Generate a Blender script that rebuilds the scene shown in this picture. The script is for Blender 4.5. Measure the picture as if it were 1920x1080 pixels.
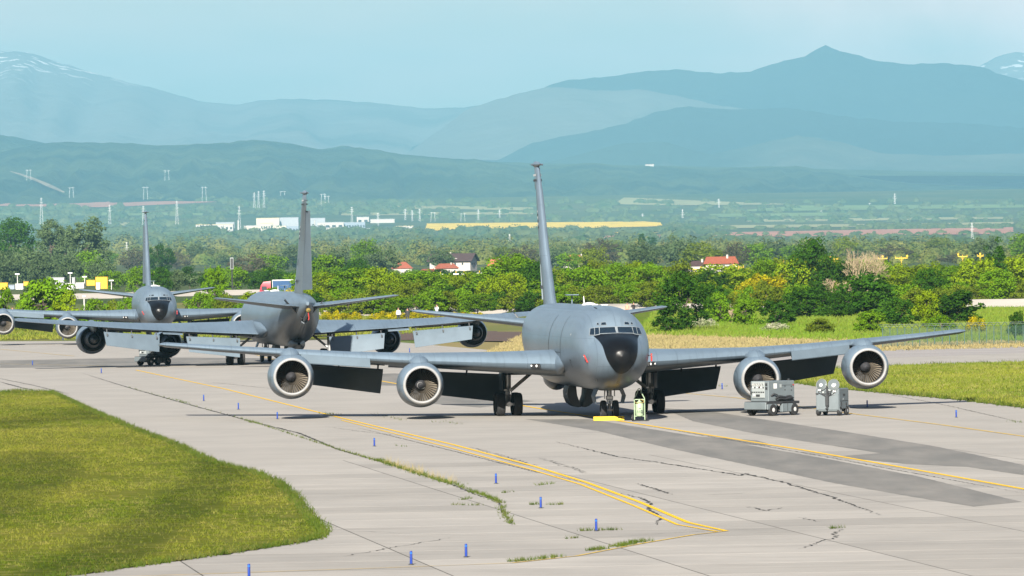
import bpy, bmesh, math, random
import numpy as np
from mathutils import Vector, Matrix, noise as mnoise
from mathutils.bvhtree import BVHTree
R = math.radians
random.seed(7)
sc = bpy.context.scene
COL = sc.collection
for o in list(bpy.data.objects): bpy.data.objects.remove(o)

# ------------------------------------------------------------------ camera
F_PX, CAM_H, ROLL, PITCH = 14000.0, 7.95, R(-0.9), math.atan(65/14000)
cam_d = bpy.data.cameras.new('camera'); cam = bpy.data.objects.new('camera', cam_d); COL.objects.link(cam)
cam_d.sensor_width = 36; cam_d.lens = F_PX/1920*36; cam_d.clip_start = 1; cam_d.clip_end = 90000
CAM_R = Matrix.Rotation(math.pi/2 - PITCH, 3, 'X') @ Matrix.Rotation(ROLL, 3, 'Z')
cam.matrix_world = Matrix.Translation((0, 0, CAM_H)) @ CAM_R.to_4x4()
sc.camera = cam
CAM = Vector((0, 0, CAM_H))

# ------------------------------------------------------------------ sky, sun, exposure
SUN = Vector((-0.27, -2.0, 1.0)).normalized()
w = bpy.data.worlds.new('World'); sc.world = w; w.use_nodes = True
nt = w.node_tree; nt.nodes.clear()
sky = nt.nodes.new('ShaderNodeTexSky'); sky.sky_type = 'NISHITA'; sky.sun_disc = False
sky.sun_elevation = math.asin(SUN.z); sky.sun_rotation = math.atan2(SUN.x, SUN.y)
sky.air_density = 1.0; sky.dust_density = 1.2; sky.ozone_density = 1.5; sky.altitude = 500
bg = nt.nodes.new('ShaderNodeBackground'); bg.inputs['Strength'].default_value = 0.05
wo = nt.nodes.new('ShaderNodeOutputWorld')
# thin high cloud veil, soft, kept strong only near the horizon
tc = nt.nodes.new('ShaderNodeTexCoord'); mp = nt.nodes.new('ShaderNodeMapping'); mp.inputs['Scale'].default_value = (9, 9, 45)
nz = nt.nodes.new('ShaderNodeTexNoise'); nz.inputs['Scale'].default_value = 1.0; nz.inputs['Detail'].default_value = 5; nz.inputs['Roughness'].default_value = 0.5
rp = nt.nodes.new('ShaderNodeMapRange'); rp.inputs['From Min'].default_value = 0.40; rp.inputs['From Max'].default_value = 0.72; rp.inputs['To Max'].default_value = 0.75
mx = nt.nodes.new('ShaderNodeMix'); mx.data_type = 'RGBA'
mx.inputs['B'].default_value = (14.5, 9.6, 8.0, 1)
nt.links.new(tc.outputs['Generated'], mp.inputs['Vector']); nt.links.new(mp.outputs[0], nz.inputs['Vector'])
sz = nt.nodes.new('ShaderNodeSeparateXYZ'); fd = nt.nodes.new('ShaderNodeMapRange'); fd.inputs['From Min'].default_value = 0.06; fd.inputs['From Max'].default_value = 0.30; fd.inputs['To Min'].default_value = 1; fd.inputs['To Max'].default_value = 0.06
nt.links.new(tc.outputs['Generated'], sz.inputs[0]); nt.links.new(sz.outputs['Z'], fd.inputs['Value'])      # veil faded out overhead to cut its fill light
ml = nt.nodes.new('ShaderNodeMath'); ml.operation = 'MULTIPLY'
nt.links.new(nz.outputs['Fac'], rp.inputs['Value']); nt.links.new(rp.outputs[0], ml.inputs[0]); nt.links.new(fd.outputs[0], ml.inputs[1]); nt.links.new(ml.outputs[0], mx.inputs['Factor'])
# a soft pinkish cloud bank over the right-hand summit
cb = nt.nodes.new('ShaderNodeVectorMath'); cb.operation = 'DISTANCE'; cb.inputs[1].default_value = (0.0605, 0.9976, 0.0345)
nt.links.new(tc.outputs['Generated'], cb.inputs[0])
cm = nt.nodes.new('ShaderNodeMapRange'); cm.interpolation_type = 'SMOOTHSTEP'; cm.inputs['From Min'].default_value = 0.005; cm.inputs['From Max'].default_value = 0.042; cm.inputs['To Min'].default_value = 0.42; cm.inputs['To Max'].default_value = 0
nt.links.new(cb.outputs['Value'], cm.inputs['Value'])
n2 = nt.nodes.new('ShaderNodeTexNoise'); n2.inputs['Scale'].default_value = 45; n2.inputs['Detail'].default_value = 6; nt.links.new(tc.outputs['Generated'], n2.inputs['Vector'])
r2 = nt.nodes.new('ShaderNodeMapRange'); r2.inputs['From Min'].default_value = 0.32; r2.inputs['From Max'].default_value = 0.68; nt.links.new(n2.outputs['Fac'], r2.inputs['Value'])
m2 = nt.nodes.new('ShaderNodeMath'); m2.operation = 'MULTIPLY'; nt.links.new(cm.outputs[0], m2.inputs[0]); nt.links.new(r2.outputs[0], m2.inputs[1])
mc = nt.nodes.new('ShaderNodeMix'); mc.data_type = 'RGBA'; mc.inputs['B'].default_value = (26, 17.5, 15.5, 1)
nt.links.new(m2.outputs[0], mc.inputs['Factor']); nt.links.new(mx.outputs['Result'], mc.inputs['A'])
nt.links.new(sky.outputs[0], mx.inputs['A']); nt.links.new(mc.outputs['Result'], bg.inputs['Color']); nt.links.new(bg.outputs[0], wo.inputs['Surface'])
sl = bpy.data.lights.new('sun', 'SUN'); sl.energy = 5.0; sl.angle = R(0.5); sl.color = (1.0, 0.94, 0.84)
so = bpy.data.objects.new('sun', sl); COL.objects.link(so); so.rotation_euler = SUN.to_track_quat('Z', 'Y').to_euler(); so.location = (0, 0, 300)
sc.view_settings.view_transform = 'Standard'; sc.view_settings.look = 'None'; sc.view_settings.gamma = 1; sc.view_settings.exposure = 1.06
sc.view_settings.use_curve_mapping = False
sc.render.engine = 'CYCLES'
sc.cycles.use_denoising = True
sc.cycles.max_bounces = 6; sc.cycles.diffuse_bounces = 0; sc.cycles.glossy_bounces = 3; sc.cycles.transmission_bounces = 3
sc.cycles.transparent_max_bounces = 8; sc.cycles.volume_bounces = 1
sc.cycles.sample_clamp_indirect = 4

# ------------------------------------------------------------------ picture -> place
def ray(u, v):
    return (CAM_R @ Vector(((u-960)/F_PX, (540-v)/F_PX, -1))).normalized()
def YF(y): return float(np.interp(y, [0, 1400, 5000, 30000], [0, 1400, 19500, 62000]))      # true depth of the plain, hills and mountains
_d = [0, 1350, 2000, 3000, 4000, 5000, 6500, 8000, 9500, 14000]; _z = [0, 0, 4, 9.5, 17, 26, 43, 66, 85, 120]
PROF_D = [YF(d) for d in _d]
PROF_Z = [CAM.z+(z-CAM.z)*YF(d)/d if d > 1400 else 0 for d, z in zip(_d, _z)]
def terrain_z(y): return float(np.interp(y, PROF_D, PROF_Z))
def G(u, v, z=0.0):
    d = ray(u, v); t = (z-CAM.z)/d.z; p = CAM+d*t
    return Vector((p.x, p.y, z))
def T(u, v):
    """the spot on the rising plain seen at a picture point"""
    d = ray(u, v); y = 150.0
    while y < 36000:
        if CAM.z + d.z*y/d.y <= terrain_z(y): break
        y += 6 if y < 2500 else 30
    return Vector((d.x*y/d.y, y, terrain_z(y)))
def A(u, v, y):
    d = ray(u, v); t = y/d.y
    return CAM + d*t
def S(y): return F_PX/y    # picture pixels per metre at distance y

# ------------------------------------------------------------------ materials
def mat(name, col, rough=0.6, metal=0.0, var=0.0, scale=1.0, bump=0.0, bscale=None, spec=0.5, col2=None, detail=5, coords='Object', stretch=(1,1,1), rnd=0.0, trans=0.0, lo=0.35, hi=0.65, bdist=0.02):
    m = bpy.data.materials.new(name); m.use_nodes = True; t = m.node_tree; n = t.nodes; L = t.links
    b = n['Principled BSDF']; b.inputs['Roughness'].default_value = rough; b.inputs['Metallic'].default_value = metal
    b.inputs['Specular IOR Level'].default_value = spec
    b.inputs['Base Color'].default_value = (*col, 1)
    src = None
    if var or col2 or bump:
        tcn = n.new('ShaderNodeTexCoord'); mpn = n.new('ShaderNodeMapping'); mpn.inputs['Scale'].default_value = stretch
        if coords == 'World':
            g = n.new('ShaderNodeNewGeometry'); L.new(g.outputs['Position'], mpn.inputs['Vector'])
        else: L.new(tcn.outputs[coords], mpn.inputs['Vector'])
    if var or col2:
        z = n.new('ShaderNodeTexNoise'); z.inputs['Scale'].default_value = scale; z.inputs['Detail'].default_value = detail; z.inputs['Roughness'].default_value = 0.6
        L.new(mpn.outputs[0], z.inputs['Vector'])
        r = n.new('ShaderNodeMapRange'); r.inputs['From Min'].default_value = lo; r.inputs['From Max'].default_value = hi
        L.new(z.outputs['Fac'], r.inputs['Value'])
        mix = n.new('ShaderNodeMix'); mix.data_type = 'RGBA'
        c2 = col2 if col2 else tuple(max(0, c*(1-var)) for c in col)
        c1 = col if col2 else tuple(c*(1+var) for c in col)
        mix.inputs['A'].default_value = (*c1, 1); mix.inputs['B'].default_value = (*c2, 1)
        L.new(r.outputs[0], mix.inputs['Factor']); src = mix.outputs['Result']
    if rnd:
        oi = n.new('ShaderNodeObjectInfo'); hs = n.new('ShaderNodeHueSaturation')
        mr = n.new('ShaderNodeMapRange'); mr.inputs['To Min'].default_value = 1-rnd; mr.inputs['To Max'].default_value = 1+rnd
        L.new(oi.outputs['Random'], mr.inputs['Value']); L.new(mr.outputs[0], hs.inputs['Value'])
        if src: L.new(src, hs.inputs['Color'])
        else: hs.inputs['Color'].default_value = (*col, 1)
        src = hs.outputs['Color']
    if src: L.new(src, b.inputs['Base Color'])
    if bump:
        z2 = n.new('ShaderNodeTexNoise'); z2.inputs['Scale'].default_value = bscale or scale*4; z2.inputs['Detail'].default_value = 6
        L.new(mpn.outputs[0], z2.inputs['Vector'])
        bp = n.new('ShaderNodeBump'); bp.inputs['Strength'].default_value = bump; bp.inputs['Distance'].default_value = bdist
        L.new(z2.outputs['Fac'], bp.inputs['Height']); L.new(bp.outputs[0], b.inputs['Normal'])
    if trans:
        tr = n.new('ShaderNodeBsdfTranslucent'); ms = n.new('ShaderNodeMixShader'); ms.inputs[0].default_value = trans
        if src: L.new(src, tr.inputs['Color'])
        else: tr.inputs['Color'].default_value = (*col, 1)
        L.new(b.outputs[0], ms.inputs[1]); L.new(tr.outputs[0], ms.inputs[2]); L.new(ms.outputs[0], n['Material Output'].inputs['Surface'])
    return m
M = {}

# ------------------------------------------------------------------ mesh helpers
class MB:
    def __init__(s): s.v = []; s.f = []
    def add(s, vs, fs):
        o = len(s.v); s.v += [tuple(v) for v in vs]; s.f += [tuple(i+o for i in f) for f in fs]; return s
    def box(s, c, d, rot=None):
        x, y, z = (k/2 for k in d); c = Vector(c)
        vs = [Vector(p) for p in ((-x,-y,-z),(x,-y,-z),(x,y,-z),(-x,y,-z),(-x,-y,z),(x,-y,z),(x,y,z),(-x,y,z))]
        if rot is not None: vs = [rot @ v for v in vs]
        return s.add([v+c for v in vs], [(0,3,2,1),(4,5,6,7),(0,1,5,4),(1,2,6,5),(2,3,7,6),(3,0,4,7)])
    def cbox(s, c, d, ch=0.03, rot=None):
        """box with chamfered edges"""
        x, y, z = (k/2 for k in d); ch = min(ch, x*.9, y*.9, z*.9); c = Vector(c); bm = bmesh.new()
        for sx in (-1, 1):
            for sy in (-1, 1):
                for sz in (-1, 1):
                    for p in ((x-ch,y-ch,z),(x-ch,y,z-ch),(x,y-ch,z-ch)): bm.verts.new((p[0]*sx, p[1]*sy, p[2]*sz))
        bmesh.ops.convex_hull(bm, input=bm.verts); bmesh.ops.dissolve_limit(bm, angle_limit=.01, verts=bm.verts, edges=bm.edges)
        bm.verts.index_update()
        vs = [v.co.copy() for v in bm.verts]; fs = [[v.index for v in f.verts] for f in bm.faces]; bm.free()
        if rot is not None: vs = [rot @ v for v in vs]
        return s.add([v+c for v in vs], fs)
    def tube(s, p0, p1, r0, r1=None, n=10):
        r1 = r0 if r1 is None else r1; p0 = Vector(p0); p1 = Vector(p1); d = (p1-p0).normalized()
        a = d.orthogonal().normalized(); b = d.cross(a); vs = []
        for p, r in ((p0, r0), (p1, r1)):
            for k in range(n):
                t = 2*math.pi*k/n; vs.append(p + a*math.cos(t)*r + b*math.sin(t)*r)
        fs = [(k, (k+1) % n, n+(k+1) % n, n+k) for k in range(n)] + [tuple(range(n-1, -1, -1)), tuple(range(n, 2*n))]
        return s.add(vs, fs)
    def path(s, pts, r, n=6):
        for a, b in zip(pts, pts[1:]): s.tube(a, b, r, r, n)
        return s
    def lathe(s, prof, o=(0,0,0), axis='Y', n=32, cap=False):
        o = Vector(o); vs = []
        for t, r in prof:
            for k in range(n):
                a = 2*math.pi*k/n; c, q = math.cos(a)*r, math.sin(a)*r
                vs.append(o + (Vector((c, t, q)) if axis == 'Y' else Vector((t, c, q)) if axis == 'X' else Vector((c, q, t))))
        m = len(prof); fs = []
        for i in range(m-1):
            for k in range(n):
                k2 = (k+1) % n; fs.append((i*n+k, i*n+k2, (i+1)*n+k2, (i+1)*n+k))
        if cap: fs += [tuple(range(n)), tuple(range((m-1)*n, m*n))]
        return s.add(vs, fs)
    def loft(s, rings, cap=True):
        n = len(rings[0]); vs = [p for r in rings for p in r]; fs = []
        for i in range(len(rings)-1):
            for k in range(n):
                k2 = (k+1) % n; fs.append((i*n+k, i*n+k2, (i+1)*n+k2, (i+1)*n+k))
        if cap: fs += [tuple(range(n-1, -1, -1)), tuple(range((len(rings)-1)*n, len(rings)*n))]
        return s.add(vs, fs)
    def grid(s, rows):
        n = len(rows[0]); vs = [p for r in rows for p in r]
        return s.add(vs, [(i*n+k, i*n+k+1, (i+1)*n+k+1, (i+1)*n+k) for i in range(len(rows)-1) for k in range(n-1)])
    def mesh(s, name, m, ang=35):
        me = bpy.data.meshes.new(name); me.from_pydata(s.v, [], s.f); me.update()
        bm = bmesh.new(); bm.from_mesh(me); bmesh.ops.recalc_face_normals(bm, faces=bm.faces); bm.to_mesh(me); bm.free()
        if m: me.materials.append(M[m] if isinstance(m, str) else m)
        if ang: me.shade_smooth(); me.set_sharp_from_angle(angle=R(ang))
        return me
    def build(s, name, m, parent=None, ang=35, loc=None):
        return link(name, s.mesh(name, m, ang), parent, loc)
def link(name, me, parent=None, loc=None):
    o = bpy.data.objects.new(name, me); COL.objects.link(o); o.parent = parent
    if loc is not None: o.location = loc
    return o
def tag(o, label=None, cat=None, group=None, kind=None):
    if label: o['label'] = label
    if cat: o['category'] = cat
    if group: o['group'] = group
    if kind: o['kind'] = kind
    return o
def thing(name, label, cat, loc=(0,0,0), rz=0, group=None):
    o = bpy.data.objects.new(name, None); COL.objects.link(o); o.location = loc; o.rotation_euler = (0, 0, rz); o.empty_display_size = .2
    return tag(o, label, cat, group)
def copy_tree(o, parent=None):
    c = o.copy(); COL.objects.link(c); c.parent = parent
    for ch in list(o.children): copy_tree(ch, c)
    return c
def fast_mesh(name, V, Fq, m, k):
    """big mesh from arrays: Fq is (n,k) faces"""
    me = bpy.data.meshes.new(name); V = np.asarray(V, np.float32).reshape(-1, 3); Fq = np.asarray(Fq, np.int32)
    me.vertices.add(len(V)); me.vertices.foreach_set('co', V.ravel())
    me.loops.add(Fq.size); me.loops.foreach_set('vertex_index', Fq.ravel())
    me.polygons.add(len(Fq)); me.polygons.foreach_set('loop_start', np.arange(0, Fq.size, k, dtype=np.int32))
    me.polygons.foreach_set('loop_total', np.full(len(Fq), k, np.int32)); me.update(calc_edges=True)
    me.materials.append(M[m] if isinstance(m, str) else m); return me
def inpoly(x, y, P):
    c = False; j = len(P)-1
    for i in range(len(P)):
        xi, yi = P[i][0], P[i][1]; xj, yj = P[j][0], P[j][1]
        if (yi > y) != (yj > y) and x < (xj-xi)*(y-yi)/(yj-yi+1e-12)+xi: c = not c
        j = i
    return c
ORD = ['first','second','third','fourth','fifth','sixth','seventh','eighth','ninth','tenth','eleventh','twelfth','thirteenth','fourteenth','fifteenth','sixteenth','seventeenth','eighteenth','nineteenth','twentieth']
def ordinal(i):
    if i < 20: return ORD[i]
    T10 = {2:'twenty',3:'thirty',4:'forty',5:'fifty',6:'sixty',7:'seventy'}; n = i+1; a, b = divmod(n, 10)
    return (T10[a][:-1]+'ieth') if b == 0 else T10[a]+'-'+ORD[b-1]

# ------------------------------------------------------------------ surface materials
def ground_mat():
    m = mat('meadow', (.11,.15,.035), .95, coords='World', scale=.05, col2=(.22,.19,.07), bump=.4, bscale=1.2, spec=.1, stretch=(1,.25,1), bdist=.1)
    return m
M['meadow'] = ground_mat()
M['plain'] = mat('plain_vegetation', (.045,.085,.03), .95, coords='World', scale=.004, col2=(.12,.13,.05), spec=.05, stretch=(1,.5,1), detail=8)
def concrete_mat(name, c1, c2, rnd):
    m = mat(name, c1, .88, coords='World', scale=.22, col2=c2, bump=.25, bscale=9, spec=.2, stretch=(1,.6,1), rnd=rnd, detail=9, lo=.3, hi=.72, bdist=.01)
    t = m.node_tree; n = t.nodes; L = t.links; b = n['Principled BSDF']
    src = b.inputs['Base Color'].links[0].from_socket
    g = n.new('ShaderNodeNewGeometry'); mp = n.new('ShaderNodeMapping'); mp.inputs['Scale'].default_value = (.35, 2.2, 1); mp.inputs['Rotation'].default_value = (0, 0, R(-3))
    z = n.new('ShaderNodeTexNoise'); z.inputs['Scale'].default_value = .5; z.inputs['Detail'].default_value = 6; z.inputs['Roughness'].default_value = .7
    r = n.new('ShaderNodeMapRange'); r.inputs['From Min'].default_value = .5; r.inputs['From Max'].default_value = .75; r.inputs['To Max'].default_value = .6
    x = n.new('ShaderNodeMix'); x.data_type = 'RGBA'; x.blend_type = 'MULTIPLY'; x.inputs['B'].default_value = (.62,.61,.60,1)
    L.new(g.outputs['Position'], mp.inputs['Vector']); L.new(mp.outputs[0], z.inputs['Vector']); L.new(z.outputs['Fac'], r.inputs['Value'])
    L.new(r.outputs[0], x.inputs['Factor']); L.new(src, x.inputs['A'])
    # fine dark speckle: grit, rubber and oil spots
    z3 = n.new('ShaderNodeTexNoise'); z3.inputs['Scale'].default_value = 3.1; z3.inputs['Detail'].default_value = 8; z3.inputs['Roughness'].default_value = .8
    L.new(g.outputs['Position'], z3.inputs['Vector'])
    r3 = n.new('ShaderNodeMapRange'); r3.inputs['From Min'].default_value = .6; r3.inputs['From Max'].default_value = .8; r3.inputs['To Max'].default_value = .4
    x3 = n.new('ShaderNodeMix'); x3.data_type = 'RGBA'; x3.blend_type = 'MULTIPLY'; x3.inputs['B'].default_value = (.5,.48,.45,1)
    L.new(z3.outputs['Fac'], r3.inputs['Value']); L.new(r3.outputs[0], x3.inputs['Factor']); L.new(x.outputs['Result'], x3.inputs['A'])
    L.new(x3.outputs['Result'], b.inputs['Base Color'])
    return m
M['slab'] = concrete_mat('concrete_slab', (.43,.402,.363), (.345,.325,.298), .11)
M['concrete'] = concrete_mat('concrete_apron', (.43,.402,.363), (.36,.338,.308), 0)
M['joint'] = mat('joint_filler', (.09,.083,.07), .95, var=.3, scale=2, coords='World')
M['tar'] = mat('asphalt_repair', (.185,.18,.168), .9, col2=(.28,.262,.238), lo=.38, hi=.75, scale=.35, coords='World', bump=.3, bscale=14, spec=.2, stretch=(1.6,.25,1), detail=9)
M['taxiway'] = mat('taxiway_asphalt', (.36,.335,.32), .9, var=.12, scale=.15, coords='World', spec=.2, stretch=(.3,1,1))
M['crack'] = mat('crack_dark', (.035,.033,.03), .95)
def paint_mat(name, col, wear):
    m = mat(name, col, .7, coords='World', scale=1.6, col2=(.40,.35,.25), detail=8, lo=wear, hi=wear+.25, spec=.3, stretch=(1,.5,1)); return m
M['yellow_paint'] = paint_mat('yellow_line_paint', (.86,.52,.008), .64)
M['faded_paint'] = paint_mat('faded_yellow_paint', (.70,.46,.07), .46)
def grass_mat(name, c1, c2, c3, sc1=.12, trans=.35):
    m = mat(name, c1, .9, coords='World', scale=sc1, col2=c2, spec=.03, detail=6, stretch=(1,.35,1), trans=trans, lo=.38, hi=.62)
    t = m.node_tree; n = t.nodes; L = t.links; b = n['Principled BSDF']; src = b.inputs['Base Color'].links[0].from_socket
    g = n.new('ShaderNodeNewGeometry'); z = n.new('ShaderNodeTexNoise'); z.inputs['Scale'].default_value = 1.1; z.inputs['Detail'].default_value = 8; z.inputs['Roughness'].default_value = .75
    L.new(g.outputs['Position'], z.inputs['Vector'])
    r = n.new('ShaderNodeMapRange'); r.inputs['From Min'].default_value = .48; r.inputs['From Max'].default_value = .68
    L.new(z.outputs['Fac'], r.inputs['Value'])
    x = n.new('ShaderNodeMix'); x.data_type = 'RGBA'; x.inputs['B'].default_value = (*c3, 1); L.new(r.outputs[0], x.inputs['Factor']); L.new(src, x.inputs['A'])
    L.new(x.outputs['Result'], b.inputs['Base Color'])
    for nd in n:
        if nd.type == 'BSDF_TRANSLUCENT': L.new(x.outputs['Result'], nd.inputs['Color'])
    return m
M['lawn'] = grass_mat('lawn', (.22,.235,.03), (.12,.165,.014), (.34,.30,.09))
def mown(m, c, ax, bands):
    """darker swaths left by the mower, running round the lawn"""
    t = m.node_tree; n = t.nodes; L = t.links; bs = n['Principled BSDF']; src = bs.inputs['Base Color'].links[0].from_socket
    g = n.new('ShaderNodeNewGeometry'); nz = n.new('ShaderNodeTexNoise'); nz.inputs['Scale'].default_value = .25; nz.inputs['Detail'].default_value = 4
    L.new(g.outputs['Position'], nz.inputs['Vector']); ad = n.new('ShaderNodeVectorMath'); ad.operation = 'MULTIPLY_ADD'; ad.inputs[1].default_value = (1.6, 9, 0)
    L.new(nz.outputs['Color'], ad.inputs[0]); L.new(g.outputs['Position'], ad.inputs[2])
    mp = n.new('ShaderNodeMapping'); mp.vector_type = 'TEXTURE'; mp.inputs['Location'].default_value = (c[0], c[1], 0); mp.inputs['Scale'].default_value = (ax[0], ax[1], 1e6)
    L.new(ad.outputs[0], mp.inputs['Vector']); ln = n.new('ShaderNodeVectorMath'); ln.operation = 'LENGTH'; L.new(mp.outputs[0], ln.inputs[0])
    cr = n.new('ShaderNodeValToRGB'); el = cr.color_ramp.elements; el[0].position = 0; el[0].color = bands[0][1]; el[1].position = 1; el[1].color = bands[-1][1]
    for p, c_ in bands[1:-1]: e = el.new(p); e.color = c_
    L.new(ln.outputs['Value'], cr.inputs['Fac'])
    x = n.new('ShaderNodeMix'); x.data_type = 'RGBA'; x.blend_type = 'MULTIPLY'; x.inputs['Factor'].default_value = 1
    L.new(src, x.inputs['A']); L.new(cr.outputs['Color'], x.inputs['B']); L.new(x.outputs['Result'], bs.inputs['Base Color'])
    for nd in n:
        if nd.type == 'BSDF_TRANSLUCENT': L.new(x.outputs['Result'], nd.inputs['Color'])
W_ = (1,1,1,1); D_ = (.64,.68,.68,1); Y_ = (1.0,.98,.92,1); cL = G(-40,930); eL = G(606,1000); fL = G(60,736)
mown(M['lawn'], (cL.x-.8, cL.y-4.5), (eL.x-cL.x, fL.y-cL.y), [(0,D_),(.30,D_),(.36,Y_),(.60,W_),(.66,D_),(.79,D_),(.84,Y_),(1,W_)])
M['lawn_right'] = grass_mat('lawn_bright', (.24,.27,.03), (.14,.20,.02), (.38,.33,.12), .08)
M['dry'] = grass_mat('dry_grass', (.46,.37,.18), (.39,.32,.15), (.30,.28,.09), .06)
M['bankgrass'] = grass_mat('bank_grass', (.15,.27,.02), (.21,.28,.035), (.27,.27,.06), .06)
M['weed'] = grass_mat('weeds', (.10,.15,.02), (.06,.10,.012), (.2,.18,.06), .6)

# ------------------------------------------------------------------ ground
def terrain():
    ds = [-300, 0, 150, 400, 700, 1000, 1350] + list(np.linspace(1500, 25400, 80))
    rows = []
    for d in ds:
        hw = 400 + .2*max(d, 0); row = []
        for k in range(61):
            x = -hw + 2*hw*k/60; z = -.06
            if d > 1350: z = terrain_z(d) - .06 + mnoise.noise(Vector((x/400, d/400, 0)))*min(1.0, (d-1350)/1500)
            row.append((x, d, z))
        rows.append(row)
    mb = MB().grid(rows); me = mb.mesh('ground', 'meadow', 80); me.materials.append(M['plain'])
    for p in me.polygons:
        if p.center.y > 1400: p.material_index = 1
    return tag(link('ground', me), kind='structure')
terrain()

def sheet(name, P, z, m, kind='structure', sub=0, jit=0, seed=0):
    """flat polygon (world points) at height z, its rim subdivided and jittered"""
    rnd = random.Random(seed); pts = []
    for a, b in zip(P, P[1:]+P[:1]):
        a = Vector(a[:2]); b = Vector(b[:2]); n = max(1, int((b-a).length/sub)) if sub else 1
        for i in range(n):
            p = a.lerp(b, i/n)
            if jit: p += Vector((rnd.uniform(-1,1)*jit, rnd.uniform(-1,1)*jit*3))
            pts.append((p.x, p.y, z))
    bm = bmesh.new(); f = bm.faces.new([bm.verts.new(p) for p in pts]); bmesh.ops.triangulate(bm, faces=[f]); 
    bmesh.ops.recalc_face_normals(bm, faces=bm.faces)
    if sum(ff.normal.z for ff in bm.faces) < 0: bmesh.ops.reverse_faces(bm, faces=bm.faces)
    me = bpy.data.meshes.new(name); bm.to_mesh(me); bm.free(); me.materials.append(M[m])
    o = link(name, me); 
    if kind: o['kind'] = kind
    return o
def gp(*uv): return [G(u, v) for u, v in uv]

D_SLAB = 292.0
# the apron: a far sheet, and near the camera single slabs over a bed of joint filler
far_edge = gp((-300,642),(0,640),(600,637),(740,641),(800,646),(980,662),(1230,668),(1500,661),(1920,648),(2300,640))
SL = 6.0; HEAD = R(6.0); O = G(1190, 793); ca, sa = math.cos(HEAD), math.sin(HEAD); J0 = -9
def SP(lx, ly): return Vector((O.x + lx*ca - ly*sa, O.y + lx*sa + ly*ca, 0))
apron = sheet('apron', [SP(-70, J0*SL), SP(70, J0*SL)] + far_edge[::-1], 0.0, 'concrete')
bed = sheet('apron_bed', [Vector((-60,120,0)), Vector((60,120,0)), SP(70, J0*SL-.02), SP(-70, J0*SL-.02)], -.0025, 'joint')

# lawns
LAWN_L = gp((-200,741),(0,737),(30,733),(95,735),(130,752),(165,768),(250,805),(330,835),(400,868),(470,885),(520,906),(548,930),(566,955),(590,980),(608,1000),(598,1010),(560,1018),(420,1040),(260,1062),(150,1078),(-60,1105)) + [Vector((-30,170,0)), Vector((-45,260,0))]
LAWN_R = gp((1455,706),(1500,698),(1600,690),(1760,684),(1920,680),(2150,672),(2150,790),(1920,765),(1800,750),(1700,741),(1560,728),(1480,717))
# slabs: 6 m squares laid along the aircraft's heading
slab_me = []
for k in range(3):
    slab_me.append(MB().cbox((0,0,-.05), (SL-.05, SL-.05, .1), .001).mesh('concrete_slab', 'slab', 30))
rs = random.Random(3)
for i in range(-12, 14):
    for j in range(-40, J0):
        lx, ly = (i+.5)*SL + (.0 if j % 2 else 0), (j+.5)*SL
        x, y = O.x + lx*ca - ly*sa, O.y + lx*sa + ly*ca
        if y < 150 or abs(x) > .0686*y*1.12+6: continue
        if all(inpoly(x+dx, y+dy, LAWN_L) for dx in (-2.6, 2.6) for dy in (-2.6, 2.6)): continue
        o = link('concrete_slab', slab_me[0], apron)
        o.location = (x, y, 0); o.rotation_euler = (0, 0, HEAD)
LL = sheet('lawn', LAWN_L, .03, 'lawn', sub=.35, jit=.09, seed=1)
LR = sheet('lawn', LAWN_R, .03, 'lawn_right', sub=.6, jit=.15, seed=2)
# far strips: dry grass, ploughed earth, bank
sheet('dry_grass_field', gp((800,649),(905,664),(1230,672),(1500,664),(1920,652),(2300,644),(2300,625),(1920,640),(1700,640),(1480,632),(1230,626),(985,642),(900,641),(800,642)), -.02, 'dry', sub=3, jit=.6, seed=3)
M['earth'] = mat('ploughed_earth', (.095,.055,.04), .95, var=.25, scale=.4, coords='World', bump=.5, bscale=3)
sheet('ploughed_strip', gp((720,636),(985,641),(985,622),(905,620),(720,622)), -.012, 'earth', sub=4, jit=.8, seed=4)
sheet('green_bank', gp((1190,630),(1480,637),(1700,644),(1920,640),(2300,630),(2300,560),(1920,575),(1600,578),(1230,582),(1150,590)), -.03, 'bankgrass', sub=6, jit=1, seed=5)
sheet('green_verge', gp((-300,642),(0,636),(300,634),(620,634),(900,622),(900,596),(300,585),(-300,590)), -.03, 'lawn_right', sub=6, jit=1, seed=6)
# taxiway crossing behind
sheet('taxiway', gp((1470,690),(1640,672),(1920,662),(2300,650),(2300,646),(1920,650),(1640,657),(1400,668)), .004, 'taxiway')
def strip(name, uv, wid, m, z=.008, taper=False, wob=0, seed=0, step=1.2):
    """a painted line or crack: a band of constant width along a course on the ground"""
    P = gp(*uv); rnd = random.Random(seed); Q = []
    for a, b in zip(P, P[1:]):
        n = max(1, int((b-a).length/step))
        for i in range(n): Q.append(a.lerp(b, i/n))
    Q.append(P[-1]); rows = []
    for i, p in enumerate(Q):
        d = (Q[min(i+1, len(Q)-1)] - Q[max(i-1, 0)]); d.normalize(); n = Vector((-d.y, d.x, 0))
        ww = wid/2 * (rnd.uniform(.35, 1.5) if wob else 1) * (min(1, 4*min(i, len(Q)-1-i)/len(Q)+.15) if taper else 1)
        c = p + n*rnd.uniform(-1,1)*wob
        rows.append([(c.x-n.x*ww, c.y-n.y*ww, z), (c.x+n.x*ww, c.y+n.y*ww, z)])
    me = MB().grid(rows).mesh(name, m, 0)
    bm = bmesh.new(); bm.from_mesh(me)
    for f in bm.faces:
        if f.normal.z < 0: f.normal_flip()
    bm.to_mesh(me); bm.free()
    return tag(link(name, me), kind='structure')
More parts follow.
